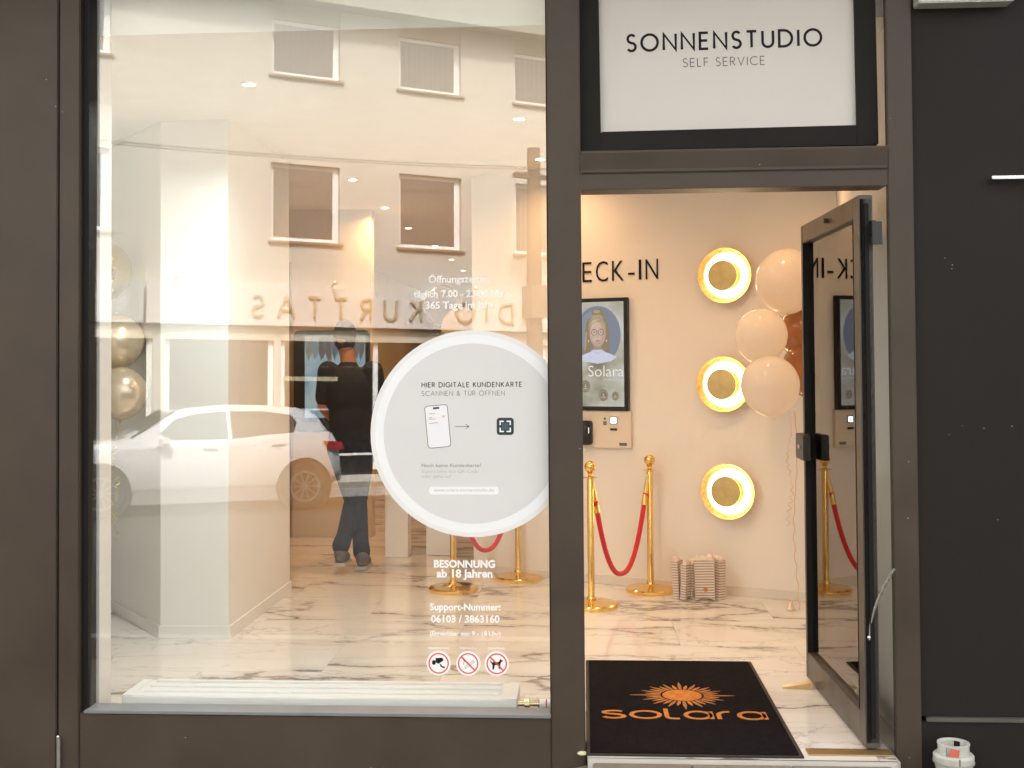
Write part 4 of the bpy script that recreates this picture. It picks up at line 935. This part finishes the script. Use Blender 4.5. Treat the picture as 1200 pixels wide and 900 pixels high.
# opposite pavement
op = MB().box(-14, 14, .0, 1.45, -.05, .08); o = op.build('pavement', PAVE, None, loc=(BP.x, BP.y, -.2), rz=BA); structure(o)
for k in range(28): MB().box(-14+k, -14+k+.99, 1.451, 1.6, -.05, .085).build('kerb_stone', KERB, o)
# pole with lamp bracket
def bpt(u, v, z): c, s_ = cos(BA), sin(BA); return (BP.x+u*c-v*s_, BP.y+u*s_+v*c, z)
po = thing('utility_pole', 'tall brown wooden pole standing before the house across the street', 'pole', bpt(3.97, 1.25, -.12), BA)
PW = mat('weathered_wood', (.1, .06, .035), .85, var=.25, scale=8, stretch=(1, 1, .1))
MB().tube([(0, 0, 0), (0, 0, 6.2)], [.17, .12], 16).build('shaft', PW, po, smooth=1)
MB().box(-.42, .42, -.05, .05, 5.62, 5.7).build('crossarm', PW, po)
for k in (-.36, .36, -.16): MB().lathe([(.02, 5.7), (.04, 5.74), (.02, 5.78), (.04, 5.82), (.0005, 5.85)], 12, (k, 0, 0)).build('insulator', mat('porcelain', (.6, .55, .5), .3), po)
MB().tube([(.1, .02, 4.1), (.3, .05, 4.25), (.45, .08, 4.2)], .03, 8).box(-.16, .16, -.2, .2, 3.0, 3.6).build('bracket_box', mat('brown_metal', (.22, .16, .11), .5), po)
wr = MB()
for dz, dy in ((5.8, -.0), (5.84, .02)):
    for s in (-1, 1):
        pts = [(s*14*i/10, dy, dz-.0+.9*((i/10)**2-(i/10))) for i in range(11)]; wr.tube(pts, .006, 5)
o = wr.build('overhead_wire', BLACK, po)

# ------------------------------------------------------------ parked car (local x to its tail, near flank at y=0)
CP = (-5.339, -12.061, -.258)
car = thing('parked_car', 'white compact off-road car parked on the far side of the street', 'car', CP, BA, None)
PNT = mat('white_car_paint', (.5, .51, .53), .2, coat=.8); CGL = mat('car_glass', (.035, .045, .045), .06); TYR = mat('tyre_rubber', (.03, .03, .03), .8); RIM = mat('alloy', (.42, .43, .44), .3, metal=.8); TRM = mat('grey_trim', (.2, .2, .21), .6)
WD = 1.84
# stations: u, sill z, belt z, belt inset, roof z, roof inset
stn = [(-2.52, .42, .66, .36, .70, .42), (-2.45, .30, .86, .16, .90, .30), (-2.2, .24, .97, .06, 1.0, .2), (-1.6, .24, 1.02, .02, 1.06, .18), (-1.22, .26, 1.01, .0, 1.08, .2), (-.9, .27, 1.0, .0, 1.25, .2), (-.55, .27, 1.01, 0, 1.46, .22), (-.2, .27, 1.03, 0, 1.53, .24),
       (.3, .27, 1.06, 0, 1.57, .25), (.9, .27, 1.10, 0, 1.56, .26), (1.3, .28, 1.14, .01, 1.52, .27), (1.62, .32, 1.16, .04, 1.45, .3), (1.8, .36, 1.14, .07, 1.2, .27), (1.93, .4, .95, .12, 1.0, .25), (1.96, .45, .66, .18, .72, .26)]
b = MB(); sec = []
for u, zs_, zb, ib, zr, ir in stn:
    pr = [(-.0-.09-ib, zs_), (-.02-ib, zs_+.16), (0-ib, (zs_+zb)/2+.05), (-.02-ib, zb-.06), (-.045-ib, zb), (-ir, max(zb+.01, zr-.07)), (-ir-.12, zr)]
    sec.append([(u, y, z) for y, z in pr]+[(u, -WD-y, z) for y, z in reversed(pr)])
n = len(sec[0])
for s_ in sec: b.v += s_
for i in range(len(sec)-1):
    for k in range(n): b.f.append((i*n+k, i*n+(k+1) % n, (i+1)*n+(k+1) % n, (i+1)*n+k)); b.mi.append(0)
b.f += [tuple(range(n))[::-1], tuple(range((len(sec)-1)*n, len(sec)*n))]; b.mi += [0, 0]
body = b.build('body', PNT, car, smooth=2)
def sidey(u, z, s):  # flank surface at height z
    for a, c in zip(stn, stn[1:]):
        if a[0] <= u <= c[0]:
            t_ = (u-a[0])/(c[0]-a[0]); v = [a[i]+(c[i]-a[i])*t_ for i in range(6)]; break
    zb, ib, zr, ir = v[2], v[3], v[4], v[5]; y0, y1 = -.045-ib, -ir; t_ = max(0, min(1, (z-zb)/(max(zb+.01, zr-.07)-zb))); y = y0+(y1-y0)*t_
    return y+.012 if s > 0 else -WD-y-.012
def side_pane(name, poly, m):
    for s in (1, -1):
        vs = [(u, sidey(u, z, s), z) for u, z in poly]; MB().add(vs+[(u, y-.02*s, z) for u, y, z in vs], [tuple(range(len(vs))), tuple(range(len(vs), 2*len(vs)))[::-1]]+[(i, (i+1) % len(vs), len(vs)+(i+1) % len(vs), len(vs)+i) for i in range(len(vs))]).build(name, m, car)
side_pane('side_window', [(-.86, 1.06), (-.52, 1.36), (-.22, 1.44), (.22, 1.475), (.22, 1.08)], CGL)
side_pane('side_window', [(.28, 1.085), (.28, 1.475), (.8, 1.47), (1.2, 1.41), (1.27, 1.3), (1.2, 1.16)], CGL)
MB().add([(-1.12, -.22, 1.12), (-.52, -.3, 1.50), (-.52, -WD+.3, 1.50), (-1.12, -WD+.22, 1.12), (-1.1, -.22, 1.1), (-.5, -.3, 1.48), (-.5, -WD+.3, 1.48), (-1.1, -WD+.22, 1.1)], [(0, 1, 2, 3), (4, 7, 6, 5), (0, 4, 5, 1), (1, 5, 6, 2), (2, 6, 7, 3), (3, 7, 4, 0)]).build('windscreen', CGL, car)
MB().add([(1.80, -.3, 1.20), (1.66, -.34, 1.43), (1.66, -WD+.34, 1.43), (1.80, -WD+.3, 1.20), (1.83, -.3, 1.21), (1.69, -.34, 1.44), (1.69, -WD+.34, 1.44), (1.83, -WD+.3, 1.21)], [(0, 1, 2, 3)[::-1], (4, 5, 6, 7), (0, 1, 5, 4), (1, 2, 6, 5), (2, 3, 7, 6), (3, 0, 4, 7)]).build('rear_window', CGL, car)
MB().box(1.55, 1.82, -WD+.3, -.3, 1.47, 1.5).build('spoiler', PNT, car, bevel=.01)
MB().prism([(-1.15, .174), (.95, .174), (.9, .36), (-1.1, .36)], -.005, -.03).build('sill_trim', TRM, car)
for s, nm in ((0, 'left'), (1, 'right')):
    y0, y1 = (.008, -.03) if s == 0 else (-WD-.008, -WD+.03)
    for u in (-1.55, 1.35):
        MB().disc(u, .36, .415, y0, y1, 32).build('wheel_arch', mat('arch_black', (.02, .02, .02), .8), car)
        c_ = y0+(.014 if s == 0 else -.014); sgn = 1 if s == 0 else -1
        wh = MB().lathe([(.22, 0), (.33, 0), (.35, -.03*sgn), (.35, -.18*sgn), (.22, -.2*sgn)], 32, (u, c_, .35), 'y').build('wheel', TYR, car, smooth=1)
        rm = MB().ring(u, .35, .2, .235, c_-.03*sgn, c_+.002*sgn, 32).disc(u, .35, .05, c_-.02*sgn, c_+.002*sgn, 14)
        for k in range(10):
            a = 2*pi*k/10; rm.prism([(u+.04*cos(a-.25), .35+.04*sin(a-.25)), (u+.21*cos(a-.06), .35+.21*sin(a-.06)), (u+.21*cos(a+.06), .35+.21*sin(a+.06)), (u+.04*cos(a+.25), .35+.04*sin(a+.25))], c_-.02*sgn, c_-.002*sgn)
        rm.build('rim', RIM, wh)
    yy = (-.03, .012) if s == 0 else (-WD-.012, -WD+.03)
    for u, z in ((-.15, .93), (.85, .97)):
        MB().box(u, u+.2, yy[0], yy[1], z, z+.03).build('door_handle', TRM if False else PNT, car, bevel=.006)
    ys = (-.2, -.02) if s == 0 else (-WD+.02, -WD+.2)
    MB().prism([(1.66, 1.02), (1.93, 1.0), (1.97, .88), (1.72, .9)], *ys).build('tail_light', mat('red_lens', (.3, .01, .015), .15, coat=.5), car)
    MB().prism([(-2.42, .8), (-2.1, .92), (-2.05, .86), (-2.4, .72)], *ys).build('headlight', mat('clear_lens', (.6, .62, .65), .1), car)
    ym = (.0, .16) if s == 0 else (-WD-.16, -WD)
    MB().box(-.78, -.62, ym[0], ym[1], 1.0, 1.12).build('wing_mirror', PNT, car, bevel=.03)
MB().box(-2.54, -2.5, -WD+.5, -.5, .42, .6).build('grille', TRM, car)
MB().box(1.9, 1.99, -WD+.2, -.2, .4, .62).build('rear_bumper', TRM, car, bevel=.02)
bpy.context.view_layer.update()
